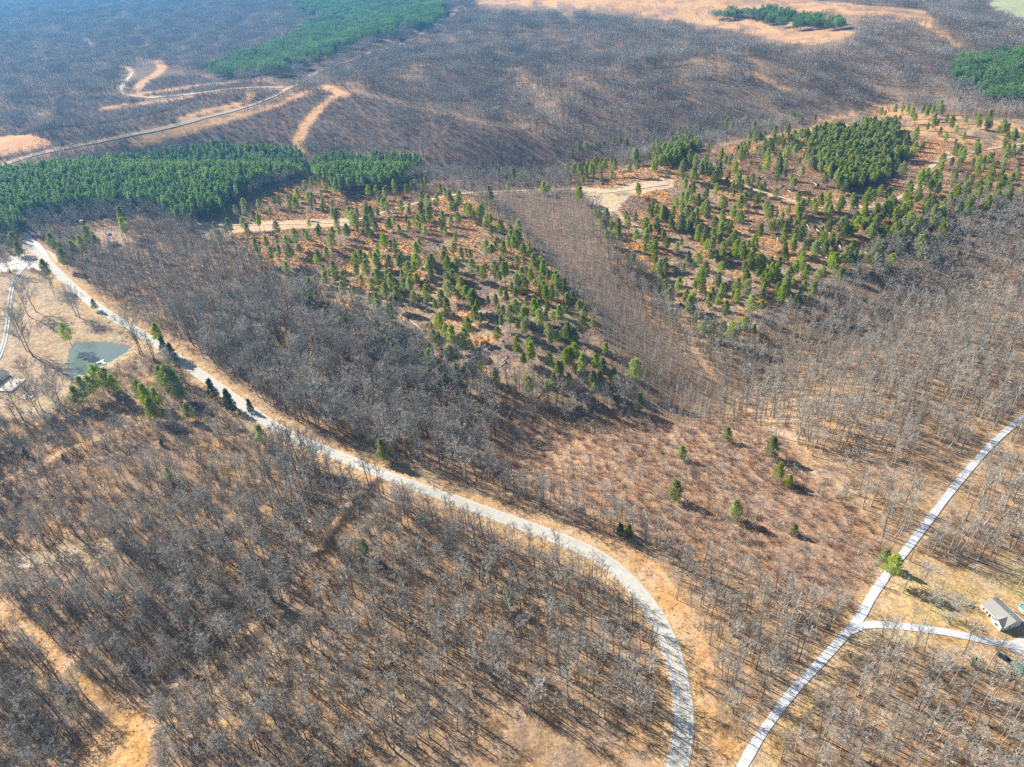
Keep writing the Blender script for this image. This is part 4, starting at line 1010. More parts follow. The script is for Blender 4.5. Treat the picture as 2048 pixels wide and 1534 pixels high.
# --- fallen trunks with upturned root plates
def fallen(seed, L=13.):
    r = np.random.default_rng(seed); T = MB(); R = MB()
    T.tube([(0, 0, .5), (L * .35, r.normal(0, .1), .42), (L * .7, r.normal(0, .2), .35), (L, r.normal(0, .3), .25)], [.36, .30, .22, .10], 6, cap=True)
    for i in range(5):
        x = L * r.uniform(.55, .95); T.tube([(x, 0, .35), (x + r.uniform(.3, 1), r.normal(0, 1), r.uniform(.3, 1.2))], [.05, .02], 3)
    n = 11; a_ = np.linspace(0, 6.283, n, endpoint=False); rr = 1.15 * r.uniform(.7, 1.15, n)
    V = [(-.45, 0, .95)] + [(-.25, math.cos(q) * w_, .95 + math.sin(q) * w_ * .9) for q, w_ in zip(a_, rr)] + [(.15, math.cos(q) * w_ * .8, .95 + math.sin(q) * w_ * .75) for q, w_ in zip(a_, rr)] + [(.5, 0, .7)]
    Fc = [(0, 1 + i, 1 + (i + 1) % n) for i in range(n)] + [(1 + i, 1 + n + i, 1 + n + (i + 1) % n, 1 + (i + 1) % n) for i in range(n)] + [(2 * n + 1, 1 + n + (i + 1) % n, 1 + n + i) for i in range(n)]
    R.add(V, Fc)
    for i in range(7):
        q = r.uniform(0, 6.28); R.tube([(-.1, math.cos(q) * .9, .95 + math.sin(q) * .8), (-.3, math.cos(q) * 1.7, .95 + math.sin(q) * 1.3)], [.07, .02], 3)
    return T, R
FV = [fallen(800 + i, [13, 10, 16][i]) for i in range(3)]
FM = [(T.mesh('trunk', M['log']), R.mesh('root_plate', M['root'])) for T, R in FV]
FP = [None] * 3
L1 = [((1105,150),(1110,190)),((1270,310),(1330,380)),((1320,280),(1370,320)),((1415,190),(1440,225)),((1450,235),(1530,275)),((1580,320),(1610,360)),((1100,270),(1115,320)),((1110,380),(1200,410)),((1540,430),(1550,470)),((1550,470),(1545,530)),((1680,450),(1650,490)),((1700,620),(1760,660)),((1810,610),(1810,660)),((1860,640),(1900,680)),((1450,630),(1415,690)),((1360,700),(1380,760)),((1450,720),(1480,750)),((1040,740),(1180,760)),((930,700),(1000,760)),((900,600),(960,570)),((460,530),(500,480)),((560,480),(610,560)),((590,730),(630,760)),((620,240),(680,210)),((1800,750),(1825,810)),((1730,940),(1740,1010)),((1510,920),(1420,1000)),((1500,950),(1400,1020)),((1300,860),(1330,900)),((1140,840),(1080,890)),((1120,880),(1110,960)),((1140,1070),(1135,1160)),((1310,1180),(1290,1230)),((1700,1130),(1660,1200)),((1650,900),(1610,960)),((1550,1200),(1500,1290)),((1260,770),(1265,840)),((1400,880),(1430,940)),((1470,700),(1420,640)),((1240,400),(1225,440)),((1380,390),(1400,440)),((150,740),(120,790)),((170,640),(220,610)),((250,620),(190,660)),((300,300),(270,340)),((500,420),(560,500)),((100,440),(60,500)),((60,260),(120,300)),((1030,420),(1060,470)),((990,600),(1060,640)),((1540,560),(1520,600)),((1850,820),(1870,880)),((800,500),(850,560)),((650,620),(700,600)),((620,380),(660,430)),((1330,640),(1370,680)),((820,930),(900,960)),((730,880),(770,930)),((1600,560),(1640,520)),((1480,830),(1440,780))]
L2 = [((345,300),(350,330)),((400,420),(345,475)),((430,465),(385,520)),((285,410),(320,440)),((650,650),(595,720)),((795,620),(830,700)),((1070,640),(1030,700)),((1015,100),(1015,150)),((1110,70),(1120,110)),((1240,110),(1280,200)),((1240,85),(1140,140)),((1245,215),(1240,280)),((1400,350),(1410,385)),((1420,150),(1470,230)),((1470,170),(1540,240)),((1560,200),(1580,260)),((1620,270),(1640,330)),((1500,280),(1555,340)),((1430,215),(1460,240)),((1540,350),(1560,390)),((1100,540),(1060,500)),((815,420),(810,460)),((870,560),(900,600)),((910,760),(890,800)),((800,820),(820,870)),((1380,210),(1375,250)),((340,90),(380,60)),((100,200),(150,180)),((930,130),(960,180)),((1060,60),(1080,110))]
L3 = [((380,1250),(385,1310)),((560,1250),(490,1300)),((610,1375),(625,1420)),((690,1385),(700,1430)),((730,1370),(760,1420)),((830,1340),(900,1400)),((930,1370),(950,1430)),((960,1420),(985,1490)),((860,1430),(900,1480)),((500,1050),(560,1010)),((580,1020),(640,1000)),((520,880),(470,850)),((450,960),(420,1000)),((700,1000),(760,1020)),((160,1300),(210,1290)),((180,1420),(240,1440)),((840,1090),(800,1060)),((1150,1060),(1090,1050)),((1020,940),(960,960)),((640,1100),(690,1130))]
n_ = 0
for LL, ox, oy, kk in ((L1, 500, 400, 2.926), (L2, 1150, 400, 3.067), (L3, 1348, 0, 2.926)):
    for (a1, b1), (a2, b2) in LL:
        P1 = W(ox + a1 / kk, oy + b1 / kk); P2 = W(ox + a2 / kk, oy + b2 / kk)
        rz = math.atan2(P2[1] - P1[1], P2[0] - P1[0]); sl = math.hypot(P2[0] - P1[0], P2[1] - P1[1])
        v = n_ % 3; n_ += 1; sc = min(max(sl / [13, 10, 16][v], .7), 1.5)
        gn = 'fallen trunks on the left cutover hill' if LL is L1 else 'fallen trunks on the right cutover hill'
        qx, qy = ox + a1 / kk, oy + b1 / kk
        lab = ['middle length', 'short', 'long'][v] + ' uprooted trunk on the ' + (('left hill, ' if LL is L1 else 'right hill, ') + ['upper', 'middle', 'lower'][min(2, max(0, int((qy - (410 if LL is L1 else 330)) / 110)))] + ' slope, ' + ['far left', 'left', 'centre', 'right', 'far right'][min(4, max(0, int((qx - (510 if LL is L1 else 1220)) / (130 if LL is L1 else 100))))])
        slope = math.atan2(P1[2] - H1(P1[0] + 12 * math.cos(rz), P1[1] + 12 * math.sin(rz)), 12)
        if FP[v] is None:
            o = empty('fallen_tree', (P1[0], P1[1], P1[2] - .15), rz, lab, 'fallen tree', gn); ob('trunk', FM[v][0], o); ob('root_plate', FM[v][1], o); FP[v] = o
        else: o = instance(FP[v], (P1[0], P1[1], P1[2] - .15), rz, sc, lab, gn)
        o.scale = (sc, sc, sc); o.rotation_mode = 'XYZ'; o.rotation_euler = (0, slope, rz)

# --- brush piles
def pile(seed, rx, ry, h, n=80):
    r = np.random.default_rng(seed); C = MB()
    for i in range(n):
        a_ = r.uniform(0, 6.28); q = math.sqrt(r.random()); p = np.array([math.cos(a_) * q * rx, math.sin(a_) * q * ry, h * (1 - q * q) * r.uniform(.3, 1) + .1])
        b2 = r.normal(.4, .7); l = r.uniform(1.5, 4.5); d = np.array([math.cos(b2), math.sin(b2), r.normal(0, .16)])
        C.tube([p - d * l / 2, p + d * l / 2], [r.uniform(.07, .16), .04], 4)
    return C
for i, (px, py, rx, ry, h, lab) in enumerate([
    (1246, 388, 9, 4, 1.6, 'grey brush pile in the fork of the dirt landing'), (1268, 408, 14, 5, 1.6, 'long grey brush pile right of the landing fork'),
    (1200, 368, 12, 3, 1.4, 'dark brush windrow above the dirt landing'), (640, 466, 12, 5, 1.6, 'pale grey brush pile just below the dirt road, left hill'),
    (685, 463, 12, 5, 1.4, 'grey brush pile right of the pale one, left hill'), (535, 490, 10, 5, 1.4, 'grey brush pile at the left end of the cutover hill'),
    (330, 1462, 5, 4, 1.5, 'heap of pale cut logs near the bottom left bank'), (715, 482, 8, 4, 1.2, 'low grey brush pile among pines on the left hill'),
    (1530, 345, 14, 6, 1.5, 'large pale brush pile above the middle dirt road'), (1555, 360, 12, 6, 1.4, 'pale brush pile right below the large one'),
    (1960, 1055, 5, 3, 1.3, 'dark log pile in the wood at the right edge'), (1280, 465, 7, 2.5, 1.2, 'small pale brush pile beside the lower landing track'),
    (1715, 905, 6, 4, 1.3, 'heap of fallen branches in the wood left of the gravel road'), (1420, 15, 26, 6, 2, 'grey brush windrow in the far orange field'),
    (2010, 1345, 4, 3, 1.1, 'pile of pale cut branches beside the green roofed shed')]):
    p = W(px, py); o = ob('brush_pile', pile(900 + i, rx, ry, h, 90).mesh('brush_pile', M['log']), None, (p[0], p[1], p[2]), 0); tag(o, lab, 'brush pile', 'piles of cut branches')

# ------------------------------------------------------------------ houses and small things
def plate(b_, pts, mi=0): b_.add(pts, [tuple(range(len(pts)))], mi)
def slab(quad, th, m_, name, parent):      # a thick sheet from four corner points
    Q = np.array(quad, float); n = np.cross(Q[1] - Q[0], Q[3] - Q[0]); n /= np.linalg.norm(n)
    b_ = MB(); V = np.vstack([Q, Q - n * th]); b_.add(V, [(0, 1, 2, 3), (7, 6, 5, 4), (0, 4, 5, 1), (1, 5, 6, 2), (2, 6, 7, 3), (3, 7, 4, 0)])
    return ob(name, b_.mesh(name, m_), parent)
def window(parent, x, y, z, w_, h_, face, shutters=False):
    """window on a wall facing -y (face=-1) or +x (face='x')"""
    fr = MB(); 
    if face == 'x': fr.box(0, .06, -w_ / 2, w_ / 2, 0, h_)
    else: fr.box(-w_ / 2, w_ / 2, -.06, 0, 0, h_)
    o = ob('window', fr.mesh('window', M['trim']), parent, (x, y, z))
    for j in (0, 1):
        p_ = MB(); z0, z1 = (.08, h_ / 2 - .03) if j == 0 else (h_ / 2 + .03, h_ - .08)
        if face == 'x': p_.box(.062, .08, -w_ / 2 + .08, w_ / 2 - .08, z0, z1)
        else: p_.box(-w_ / 2 + .08, w_ / 2 - .08, -.08, -.062, z0, z1)
        ob('pane', p_.mesh('pane', M['glass']), o)
    if shutters and face != 'x':
        for sx in (-1, 1):
            s_ = MB(); s_.box(sx * (w_ / 2 + .22) - .17, sx * (w_ / 2 + .22) + .17, -.05, 0, 0, h_)
            ob('shutter', s_.mesh('shutter', M['shutter']), o)

# main house: local x along the ridge, -y towards the driveway
e1 = W(1965, 1208, 2.6); e2 = W(2010, 1254, 2.6)
hr = math.atan2(e2[1] - e1[1], e2[0] - e1[0]); HL = math.hypot(e2[0] - e1[0], e2[1] - e1[1]); HW = 8.6
print('HOUSE', HL, math.degrees(hr), e1, e2)
gz = min(H1(e1[0], e1[1]), H1(e2[0], e2[1]), e1[2])
# origin at front left corner of the wall
house = empty('house', (e1[0], e1[1], gz), hr, 'white sided house with a grey gable roof and a small front gable', 'house')
WH = 3.0; HB = -.6
b_ = MB(); b_.box(0, HL, 0, HW, HB, WH)
for xx in (0, HL):
    b_.add([(xx, 0, WH), (xx, HW, WH), (xx, HW / 2, WH + 1.9)], [(0, 1, 2)])
ob('wall', b_.mesh('wall', M['white']), house)
RZ = WH + 1.95; ov = .45
b_ = MB()
roofq = [[(-ov, -ov, WH - .14), (HL + ov, -ov, WH - .14), (HL + ov, HW / 2, RZ + .12), (-ov, HW / 2, RZ + .12)],
         [(-ov, HW / 2, RZ + .12), (HL + ov, HW / 2, RZ + .12), (HL + ov, HW + ov, WH - .14), (-ov, HW + ov, WH - .14)]]
rf = MB()
for Q in roofq:
    Q = np.array(Q, float); n = np.cross(Q[1] - Q[0], Q[3] - Q[0]); n /= np.linalg.norm(n)
    rf.add(np.vstack([Q, Q - n * .16]), [(0, 1, 2, 3), (7, 6, 5, 4), (0, 4, 5, 1), (1, 5, 6, 2), (2, 6, 7, 3), (3, 7, 4, 0)])
roof = ob('roof', rf.mesh('roof', M['shingle']), house)
for yy in (-ov - .08, HW + ov + .0):
    b_ = MB(); b_.box(-ov, HL + ov, yy, yy + .1, WH - .3, WH - .1); ob('gutter', b_.mesh('gutter', M['trim']), house)
for vx, vy in ((HL - 2.2, HW * .62), (HL - 3.4, HW * .6)):
    b_ = MB(); zz = RZ + .12 - (vy - HW / 2) * .42; b_.tube([(vx, vy, zz - .2), (vx, vy, zz + .4)], [.1, .1], 8, cap=True); ob('vent_pipe', b_.mesh('vent_pipe', M['trim']), roof)
# front gable
gx0, gx1 = HL * .58, HL * .97; gm = (gx0 + gx1) / 2
b_ = MB(); b_.box(gx0, gx1, -1.3, .0, HB, WH); b_.add([(gx0, -1.3, WH), (gx1, -1.3, WH), (gm, -1.3, WH + 1.5)], [(0, 1, 2)])
wing = ob('front_gable', b_.mesh('front_gable', M['white']), house)
rf = MB()
for sx, x0 in ((-1, gx0 - .35), (1, gx1 + .35)):
    Q = np.array([(x0, -1.7, WH - .12), (gm, -1.7, WH + 1.62), (gm, 3.4, WH + 1.62), (x0, .6, WH - .0)], float)
    if sx > 0: Q = Q[::-1]
    n = np.cross(Q[1] - Q[0], Q[3] - Q[0]); n /= np.linalg.norm(n)
    if n[2] < 0: n = -n
    rf.add(np.vstack([Q, Q - n * .14]), [(0, 1, 2, 3), (7, 6, 5, 4), (0, 4, 5, 1), (1, 5, 6, 2), (2, 6, 7, 3), (3, 7, 4, 0)])
ob('gable_roof', rf.mesh('gable_roof', M['shingle']), wing)
for xx in (1.3, HL * .27, HL * .5): window(house, xx, -.002, 1.0, .95, 1.3, -1)
window(house, (gx0 + gx1) / 2, -1.302, .95, 1.7, 1.3, -1)
dr = MB(); dr.box(-.5, .5, -.07, 0, 0, 2.1); dd = ob('door', dr.mesh('door', M['shutter']), house, (HL * .39, -.002, .05))
hb = MB(); hb.tube([(.35, -.1, 1.0), (.35, -.16, 1.0)], [.04, .04], 6, cap=True); ob('handle', hb.mesh('handle', M['chrome']), dd)
window(house, HL + .002, HW * .3, 1.0, .9, 1.2, 'x'); 
st = MB(); st.box(-.9, .9, -1.1, -.02, HB, .02); st.box(-.9, .9, -1.5, -1.1, HB, -.18); ob('porch_step', st.mesh('porch_step', M['concrete']), house, (HL * .39, 0, 0))
gd = MB(); gd.box(0, .05, -1.4, 1.4, .0, 2.2)
gdo = ob('garage_door', gd.mesh('garage_door', M['trim']), house, (HL + .002, HW * .7, 0))
for j in range(1, 4):
    q = MB(); q.box(.05, .06, -1.4, 1.4, j * .55 - .02, j * .55 + .02); ob('panel_joint', q.mesh('panel_joint', M['steel']), gdo)

# concrete apron
pp = cast([2008, 2045, 2100, 2100, 2060, 2030], [1288, 1272, 1262, 1335, 1325, 1307]); b_ = MB()
n = len(pp); top_ = [(p[0], p[1], H1(p[0], p[1]) + .16) for p in pp]; bot = [(a_, b2, c - .5) for a_, b2, c in top_]
b_.add(top_ + bot, [tuple(range(n)), tuple(range(2 * n - 1, n - 1, -1))] + [(i, n + i, n + (i + 1) % n, (i + 1) % n) for i in range(n)])
o = ob('concrete_pad', b_.mesh('concrete_pad', M['concrete'])); o['kind'] = 'structure'

# pickup truck
def truck(loc, rz, label):
    t_ = empty('pickup_truck', loc, rz, label, 'truck')
    b_ = MB(); prof = [(-2.75, .45), (-2.75, 1.05), (-2.55, 1.12), (-1.35, 1.18), (-1.25, 1.2), (2.7, 1.15), (2.75, .5)]
    n = len(prof); V = [(x, -.95, z) for x, z in prof] + [(x, .95, z) for x, z in prof]
    # cargo bed cut: build body lower slab and bed walls
    b_.box(-2.75, 2.75, -.95, .95, .42, .78); b_.box(-2.75, -.95, -.93, .93, .78, 1.12); b_.box(.95, 2.75, -.95, -.83, .78, 1.2); b_.box(.95, 2.75, .83, .95, .78, 1.2); b_.box(2.65, 2.75, -.83, .83, .78, 1.18); b_.box(-.95, .95, -.94, .94, .78, 1.18)
    ob('body', b_.mesh('body', M['truck']), t_)
    c = MB(); V = [(-1.15, -.88, 1.18), (1.0, -.88, 1.18), (1.0, .88, 1.18), (-1.15, .88, 1.18), (-.45, -.72, 1.78), (.85, -.72, 1.8), (.85, .72, 1.8), (-.45, .72, 1.78)]
    c.add(V, [(4, 5, 6, 7), (0, 1, 5, 4), (2, 3, 7, 6), (1, 2, 6, 5), (3, 0, 4, 7)]); ob('cab', c.mesh('cab', M['truck']), t_)
    wsh = MB(); wsh.add([(-1.12, -.78, 1.22), (-1.12, .78, 1.22), (-.5, .66, 1.74), (-.5, -.66, 1.74)], [(3, 2, 1, 0)]); o2 = ob('windshield', wsh.mesh('windshield', M['glass']), t_, (-.02, 0, .02))
    for sy in (-1, 1):
        q = MB(); q.add([(-.85, sy * .885, 1.24), (.9, sy * .885, 1.24), (.8, sy * .765, 1.7), (-.4, sy * .765, 1.7)], [(0, 1, 2, 3) if sy < 0 else (3, 2, 1, 0)]); ob('side_window', q.mesh('side_window', M['glass']), t_)
        q = MB(); q.box(-2.79, -2.75, sy * .75 - .15, sy * .75 + .15, .8, .98); ob('headlight', q.mesh('headlight', M['trim']), t_)
        for xx in (-1.75, 1.75):
            q = MB(); q.tube([(xx, sy * .78, .38), (xx, sy * .98, .38)], [.38, .38], 14, cap=True); wl = ob('wheel', q.mesh('wheel', M['tyre']), t_)
            q = MB(); q.tube([(xx, sy * .97, .38), (xx, sy * .995, .38)], [.2, .2], 10, cap=True); ob('rim', q.mesh('rim', M['chrome']), wl)
    q = MB(); q.box(-2.84, -2.75, -.9, .9, .45, .62); ob('bumper', q.mesh('bumper', M['chrome']), t_)
    return t_
p = W(2008, 1318); p2 = W(1997, 1309); p3 = W(2019, 1324)
trz = math.atan2(p3[1] - p2[1], p3[0] - p2[0])
truck((p[0], p[1], H1(p[0], p[1]) + .0), trz, 'dark blue pickup truck parked on the grass below the driveway')
# utility trailer behind it
p = W(2027, 1330); tr = empty('utility_trailer', (p[0], p[1], H1(p[0], p[1])), trz, 'small grey trailer loaded with dark things behind the pickup', 'trailer')
b_ = MB(); b_.box(-1.3, 1.3, -.8, .8, .5, .6); b_.box(-1.3, 1.3, -.8, -.74, .6, .95); b_.box(-1.3, 1.3, .74, .8, .6, .95); b_.box(1.24, 1.3, -.74, .74, .6, .95); b_.tube([(-1.3, 0, .5), (-2.3, 0, .5)], [.05, .05], 5, cap=True); ob('bed', b_.mesh('bed', M['steel']), tr)
for sy in (-1, 1):
    q = MB(); q.tube([(0, sy * .83, .32), (0, sy * 1.02, .32)], [.32, .32], 12, cap=True); ob('wheel', q.mesh('wheel', M['tyre']), tr)
q = MB(); q.box(-.9, 0, -.5, .4, .6, 1.1); q.box(.1, .9, -.2, .6, .6, .95); ob('load', q.mesh('load', M['black']), tr)

# green roofed shed
p = W(2038, 1345); srz = math.atan2(e2[1] - e1[1], e2[0] - e1[0]) - .15
sh = empty('shed', (p[0], p[1], H1(p[0], p[1])), srz, 'small open shed with a green metal roof at the right edge', 'shed')
b_ = MB()
for xx in (-2.9, 2.9):
    for yy in (-1.6, 1.6):
        q = MB(); q.box(xx - .08, xx + .08, yy - .08, yy + .08, -.4, 2.3); ob('post', q.mesh('post', M['pole']), sh)
rf = MB()
for s_ in (-1, 1):
    Q = np.array([(-3.3, s_ * 2.0, 2.25), (3.3, s_ * 2.0, 2.25), (3.3, 0, 3.1), (-3.3, 0, 3.1)], float)
    if s_ > 0: Q = Q[::-1]
    rf.add(np.vstack([Q, Q - np.array([0, 0, .08])]), [(0, 1, 2, 3), (7, 6, 5, 4), (0, 4, 5, 1), (1, 5, 6, 2), (2, 6, 7, 3), (3, 7, 4, 0)])
rfo = ob('roof', rf.mesh('roof', M['greenroof']), sh)
for i in range(12):
    for s_ in (-1, 1):
        xx = -3.2 + i * .58; q = MB(); q.tube([(xx, s_ * 1.98, 2.28), (xx, s_ * .02, 3.13)], [.03, .03], 3); ob('roof_rib', q.mesh('roof_rib', M['greenroof']), rfo)
# pool
p = W(2050, 1219); pl = empty('paddling_pool', (p[0], p[1], H1(p[0], p[1])), 0, 'round blue pool behind the house at the right edge', 'pool')
b_ = MB(); a_ = np.linspace(0, 6.283, 20, endpoint=False); rr = 2.2
b_.add([(math.cos(q) * rr, math.sin(q) * rr, z) for z in (-.3, .9) for q in a_], [(i, (i + 1) % 20, 20 + (i + 1) % 20, 20 + i) for i in range(20)]); ob('pool_wall', b_.mesh('pool_wall', M['trim']), pl)
b_ = MB(); b_.add([(math.cos(q) * rr, math.sin(q) * rr, .78) for q in a_], [tuple(range(20))]); ob('water', b_.mesh('water', M['pool']), pl)
b_ = MB(); P_ = [(math.cos(q) * rr, math.sin(q) * rr, .92) for q in np.linspace(0, 6.283, 21)]; b_.tube(P_, [.12] * 21, 5); ob('rim', b_.mesh('rim', M['trim']), pl)
# small raised bed frame on the lawn
p = W(1940, 1212); fr_ = empty('garden_box', (p[0], p[1], H1(p[0], p[1])), .6, 'small square white frame on the front lawn', 'garden box')
for a0, a1, b0, b1 in ((-1, 1, -1, -.85), (-1, 1, .85, 1), (-1, -.85, -.85, .85), (.85, 1, -.85, .85)):
    b_ = MB(); b_.box(a0, a1, b0, b1, -.1, .4); ob('side_board', b_.mesh('side_board', M['white']), fr_)
b_ = MB(); b_.box(-.85, .85, -.85, .85, -.1, .25); ob('soil', b_.mesh('soil', M['root']), fr_)

# utility poles and wires
POLES = [(208, 605, 10, 'utility pole on the verge at the left end of the paved road', 0), (434, 743, 8, 'short utility pole on the verge above the two cedars', 0),
         (747, 986, 9, 'utility pole at the wood edge where the forest track starts', 0), (940, 1054, 9, 'utility pole on the lower verge in the middle of the road', 0),
         (1354, 1200, 9, 'utility pole on the verge outside the paved bend', 0), (1806, 1186, 10, 'utility pole with a grey transformer at the front yard', 1),
         (1819, 1122, 9, 'utility pole close to the gravel road above the bright pines', 0)]
ptop = {}
for px, py, h, lab, tf in POLES:
    p = W(px, py); u = empty('utility_pole', (p[0], p[1], p[2]), rng.uniform(0, 1), lab, 'utility pole', 'utility poles along the roads')
    b_ = MB(); b_.tube([(0, 0, -.3), (0, 0, h)], [.19, .13], 8, cap=True); ob('pole', b_.mesh('pole', M['pole']), u)
    b_ = MB(); b_.tube([(0, 0, h), (0, 0, h + .18)], [.05, .03], 6, cap=True); ob('insulator', b_.mesh('insulator', M['trim']), u)
    if tf:
        b_ = MB(); b_.tube([(.45, 0, h - 1.9), (.45, 0, h - .9)], [.32, .32], 10, cap=True); ob('transformer', b_.mesh('transformer', M['steel']), u)
        b_ = MB(); b_.box(-.7, .7, -.06, .06, h - .6, h - .45); ob('crossarm', b_.mesh('crossarm', M['pole']), u)
    ptop[(px, py)] = (p[0], p[1], p[2] + h + .1)
def wire(a_, b2, sag, lab):
    a_ = np.array(a_); b2 = np.array(b2); t_ = np.linspace(0, 1, 14)[:, None]; P_ = a_ + (b2 - a_) * t_; P_[:, 2] -= sag * 4 * (t_ * (1 - t_))[:, 0]
    b_ = MB(); b_.tube(P_, [.035] * 14, 3); tag(ob('power_line', b_.mesh('power_line', M['steel'])), lab, 'power line')
wire(ptop[(1806, 1186)], ptop[(1819, 1122)], 1.0, 'thin wire between the transformer pole and the pole by the gravel road')
wire(ptop[(1806, 1186)], (e1[0] + .4, e1[1] + .5, gz + 3.0), 1.2, 'thin wire from the transformer pole to the house')
wire(ptop[(1354, 1200)], ptop[(940, 1054)], 2.5, 'thin wire along the paved bend between two poles')
wire(ptop[(940, 1054)], ptop[(747, 986)], 1.5, 'thin wire along the lower verge of the paved road')

# road signs: yellow plates with a black arrow head
def sign(px, py, lab, rz, diamond=False):
    p = W(px, py); s_ = empty('road_sign', (p[0], p[1], p[2]), rz, lab, 'road sign', 'yellow curve signs')
    b_ = MB(); b_.tube([(0, 0, -.2), (0, 0, 2.4)], [.04, .04], 6, cap=True); ob('post', b_.mesh('post', M['steel']), s_)
    b_ = MB()
    if diamond: b_.add([(0, -.07, 1.5), (.55, -.07, 2.05), (0, -.07, 2.6), (-.55, -.07, 2.05), (0, -.04, 1.5), (.55, -.04, 2.05), (0, -.04, 2.6), (-.55, -.04, 2.05)], [(0, 1, 2, 3), (7, 6, 5, 4), (0, 4, 5, 1), (1, 5, 6, 2), (2, 6, 7, 3), (3, 7, 4, 0)])
    else: b_.box(-.38, .38, -.07, -.04, 1.5, 2.5)
    pl_ = ob('plate', b_.mesh('plate', M['signy']), s_)
    b_ = MB(); b_.add([(-.15, -.074, 1.65), (.05, -.074, 1.65), (.25, -.074, 2.0), (.05, -.074, 2.35), (-.15, -.074, 2.35), (.05, -.074, 2.0)], [(0, 1, 2, 5), (5, 2, 3, 4)]); ob('chevron', b_.mesh('chevron', M['black']), pl_)
sign(1363, 1260, 'yellow chevron sign outside the bend, uppermost of the three', .3)
sign(1403, 1376, 'yellow chevron sign outside the bend, middle of the three', .0)
sign(1398, 1510, 'yellow chevron sign near the bottom edge outside the bend', -.3)
sign(178, 590, 'yellow warning sign on the verge at the left end of the road', .5, True)

# T shaped dock
p = W(200, 722); q = W(208, 727); q0 = W(192, 725); q1 = W(207, 718)
rz = math.atan2(q1[1] - q0[1], q1[0] - q0[0]); dk = empty('dock', (p[0], p[1], PONDZ), rz, 'pale T shaped dock reaching into the pond', 'dock')
wd_ = math.hypot(q1[0] - q0[0], q1[1] - q0[1]); wd_ = min(max(wd_, 5), 9)
def planks(parent, x0, x1, y0, y1, z, along_x, step=.5):
    n = 0
    a0, a1 = (x0, x1) if along_x else (y0, y1)
    v = a0
    while v < a1 - .05:
        b_ = MB()
        if along_x: b_.box(v + .03, min(v + step, a1) - .03, y0, y1, z, z + .12)
        else: b_.box(x0, x1, v + .03, min(v + step, a1) - .03, z, z + .12)
        ob('plank', b_.mesh('plank', M['dock']), parent); v += step
planks(dk, -wd_ / 2, wd_ / 2, -.9, .9, .45, True, .7)
planks(dk, -.3, 1.3, -6.5, -.9, .45, False, .7)
for xx, yy in ((-wd_ / 2 + .2, .7), (wd_ / 2 - .2, .7), (-wd_ / 2 + .2, -.7), (wd_ / 2 - .2, -.7), (0, -6), (1.1, -6)):
    b_ = MB(); b_.tube([(xx, yy, -1.5), (xx, yy, .44)], [.12, .12], 6); ob('post', b_.mesh('post', M['pole']), dk)

# left house corner, deck and patio ring
def simple_house(name, px, py, L, Wd, h, rz, wm, rm, lab, cat='house', pitch=.45):
    p = W(px, py); o = empty(name, (p[0], p[1], p[2]), rz, lab, cat)
    b_ = MB(); b_.box(-L / 2, L / 2, -Wd / 2, Wd / 2, -1, h)
    for xx in (-L / 2, L / 2): b_.add([(xx, -Wd / 2, h), (xx, Wd / 2, h), (xx, 0, h + Wd / 2 * pitch)], [(0, 1, 2)])
    ob('wall', b_.mesh('wall', wm), o); rf = MB(); e_ = .4
    for s_ in (-1, 1):
        Q = np.array([(-L / 2 - e_, s_ * (Wd / 2 + e_), h - e_ * pitch + .1), (L / 2 + e_, s_ * (Wd / 2 + e_), h - e_ * pitch + .1), (L / 2 + e_, 0, h + Wd / 2 * pitch + .1), (-L / 2 - e_, 0, h + Wd / 2 * pitch + .1)], float)
        if s_ > 0: Q = Q[::-1]
        rf.add(np.vstack([Q, Q - np.array([0, 0, .12])]), [(0, 1, 2, 3), (7, 6, 5, 4), (0, 4, 5, 1), (1, 5, 6, 2), (2, 6, 7, 3), (3, 7, 4, 0)])
    ob('roof', rf.mesh('roof', rm), o)
    for xx in np.arange(-L / 2 + 1.5, L / 2 - 1, 3): window(o, xx, -Wd / 2 - .002, .9, .9, 1.1, -1, False)
    dr = MB(); dr.box(-.45, .45, -.06, 0, 0, 2.0); ob('door', dr.mesh('door', M['shutter']), o, (0 if L < 8 else .0, -Wd / 2 - .004, .05))
    return o
simple_house('house', -8, 764, 17, 9, 3.2, 1.45, M['white'], M['shingle'], 'grey roofed white house cut off by the left edge')
p = W(24, 771); dko = empty('deck', (p[0], p[1], p[2]), 1.45, 'pale wooden deck with furniture behind the left house', 'deck'); dko.scale = (1.3, 1.5, 1)
for i in range(14):
    b_ = MB(); b_.box(-5.6 + i * .8, -5.6 + i * .8 + .76, -3.6, 3.6, .5, .62); ob('plank', b_.mesh('plank', M['deck']), dko)
b_ = MB(); b_.box(-5.5, 5.5, -3.5, 3.5, -.8, .49); ob('skirting', b_.mesh('skirting', M['trim']), dko)
for (xx, yy) in [(-5.5, -3.5), (5.5, -3.5), (-5.5, 3.5), (5.5, 3.5), (0, -3.5), (0, 3.5), (-2.7, -3.5), (2.7, -3.5)]:
    b_ = MB(); b_.box(xx - .06, xx + .06, yy - .06, yy + .06, .6, 1.6); ob('post', b_.mesh('post', M['trim']), dko)
for yy in (-3.5, 3.5):
    b_ = MB(); b_.box(-5.5, 5.5, yy - .04, yy + .04, 1.56, 1.66); ob('rail', b_.mesh('rail', M['trim']), dko)
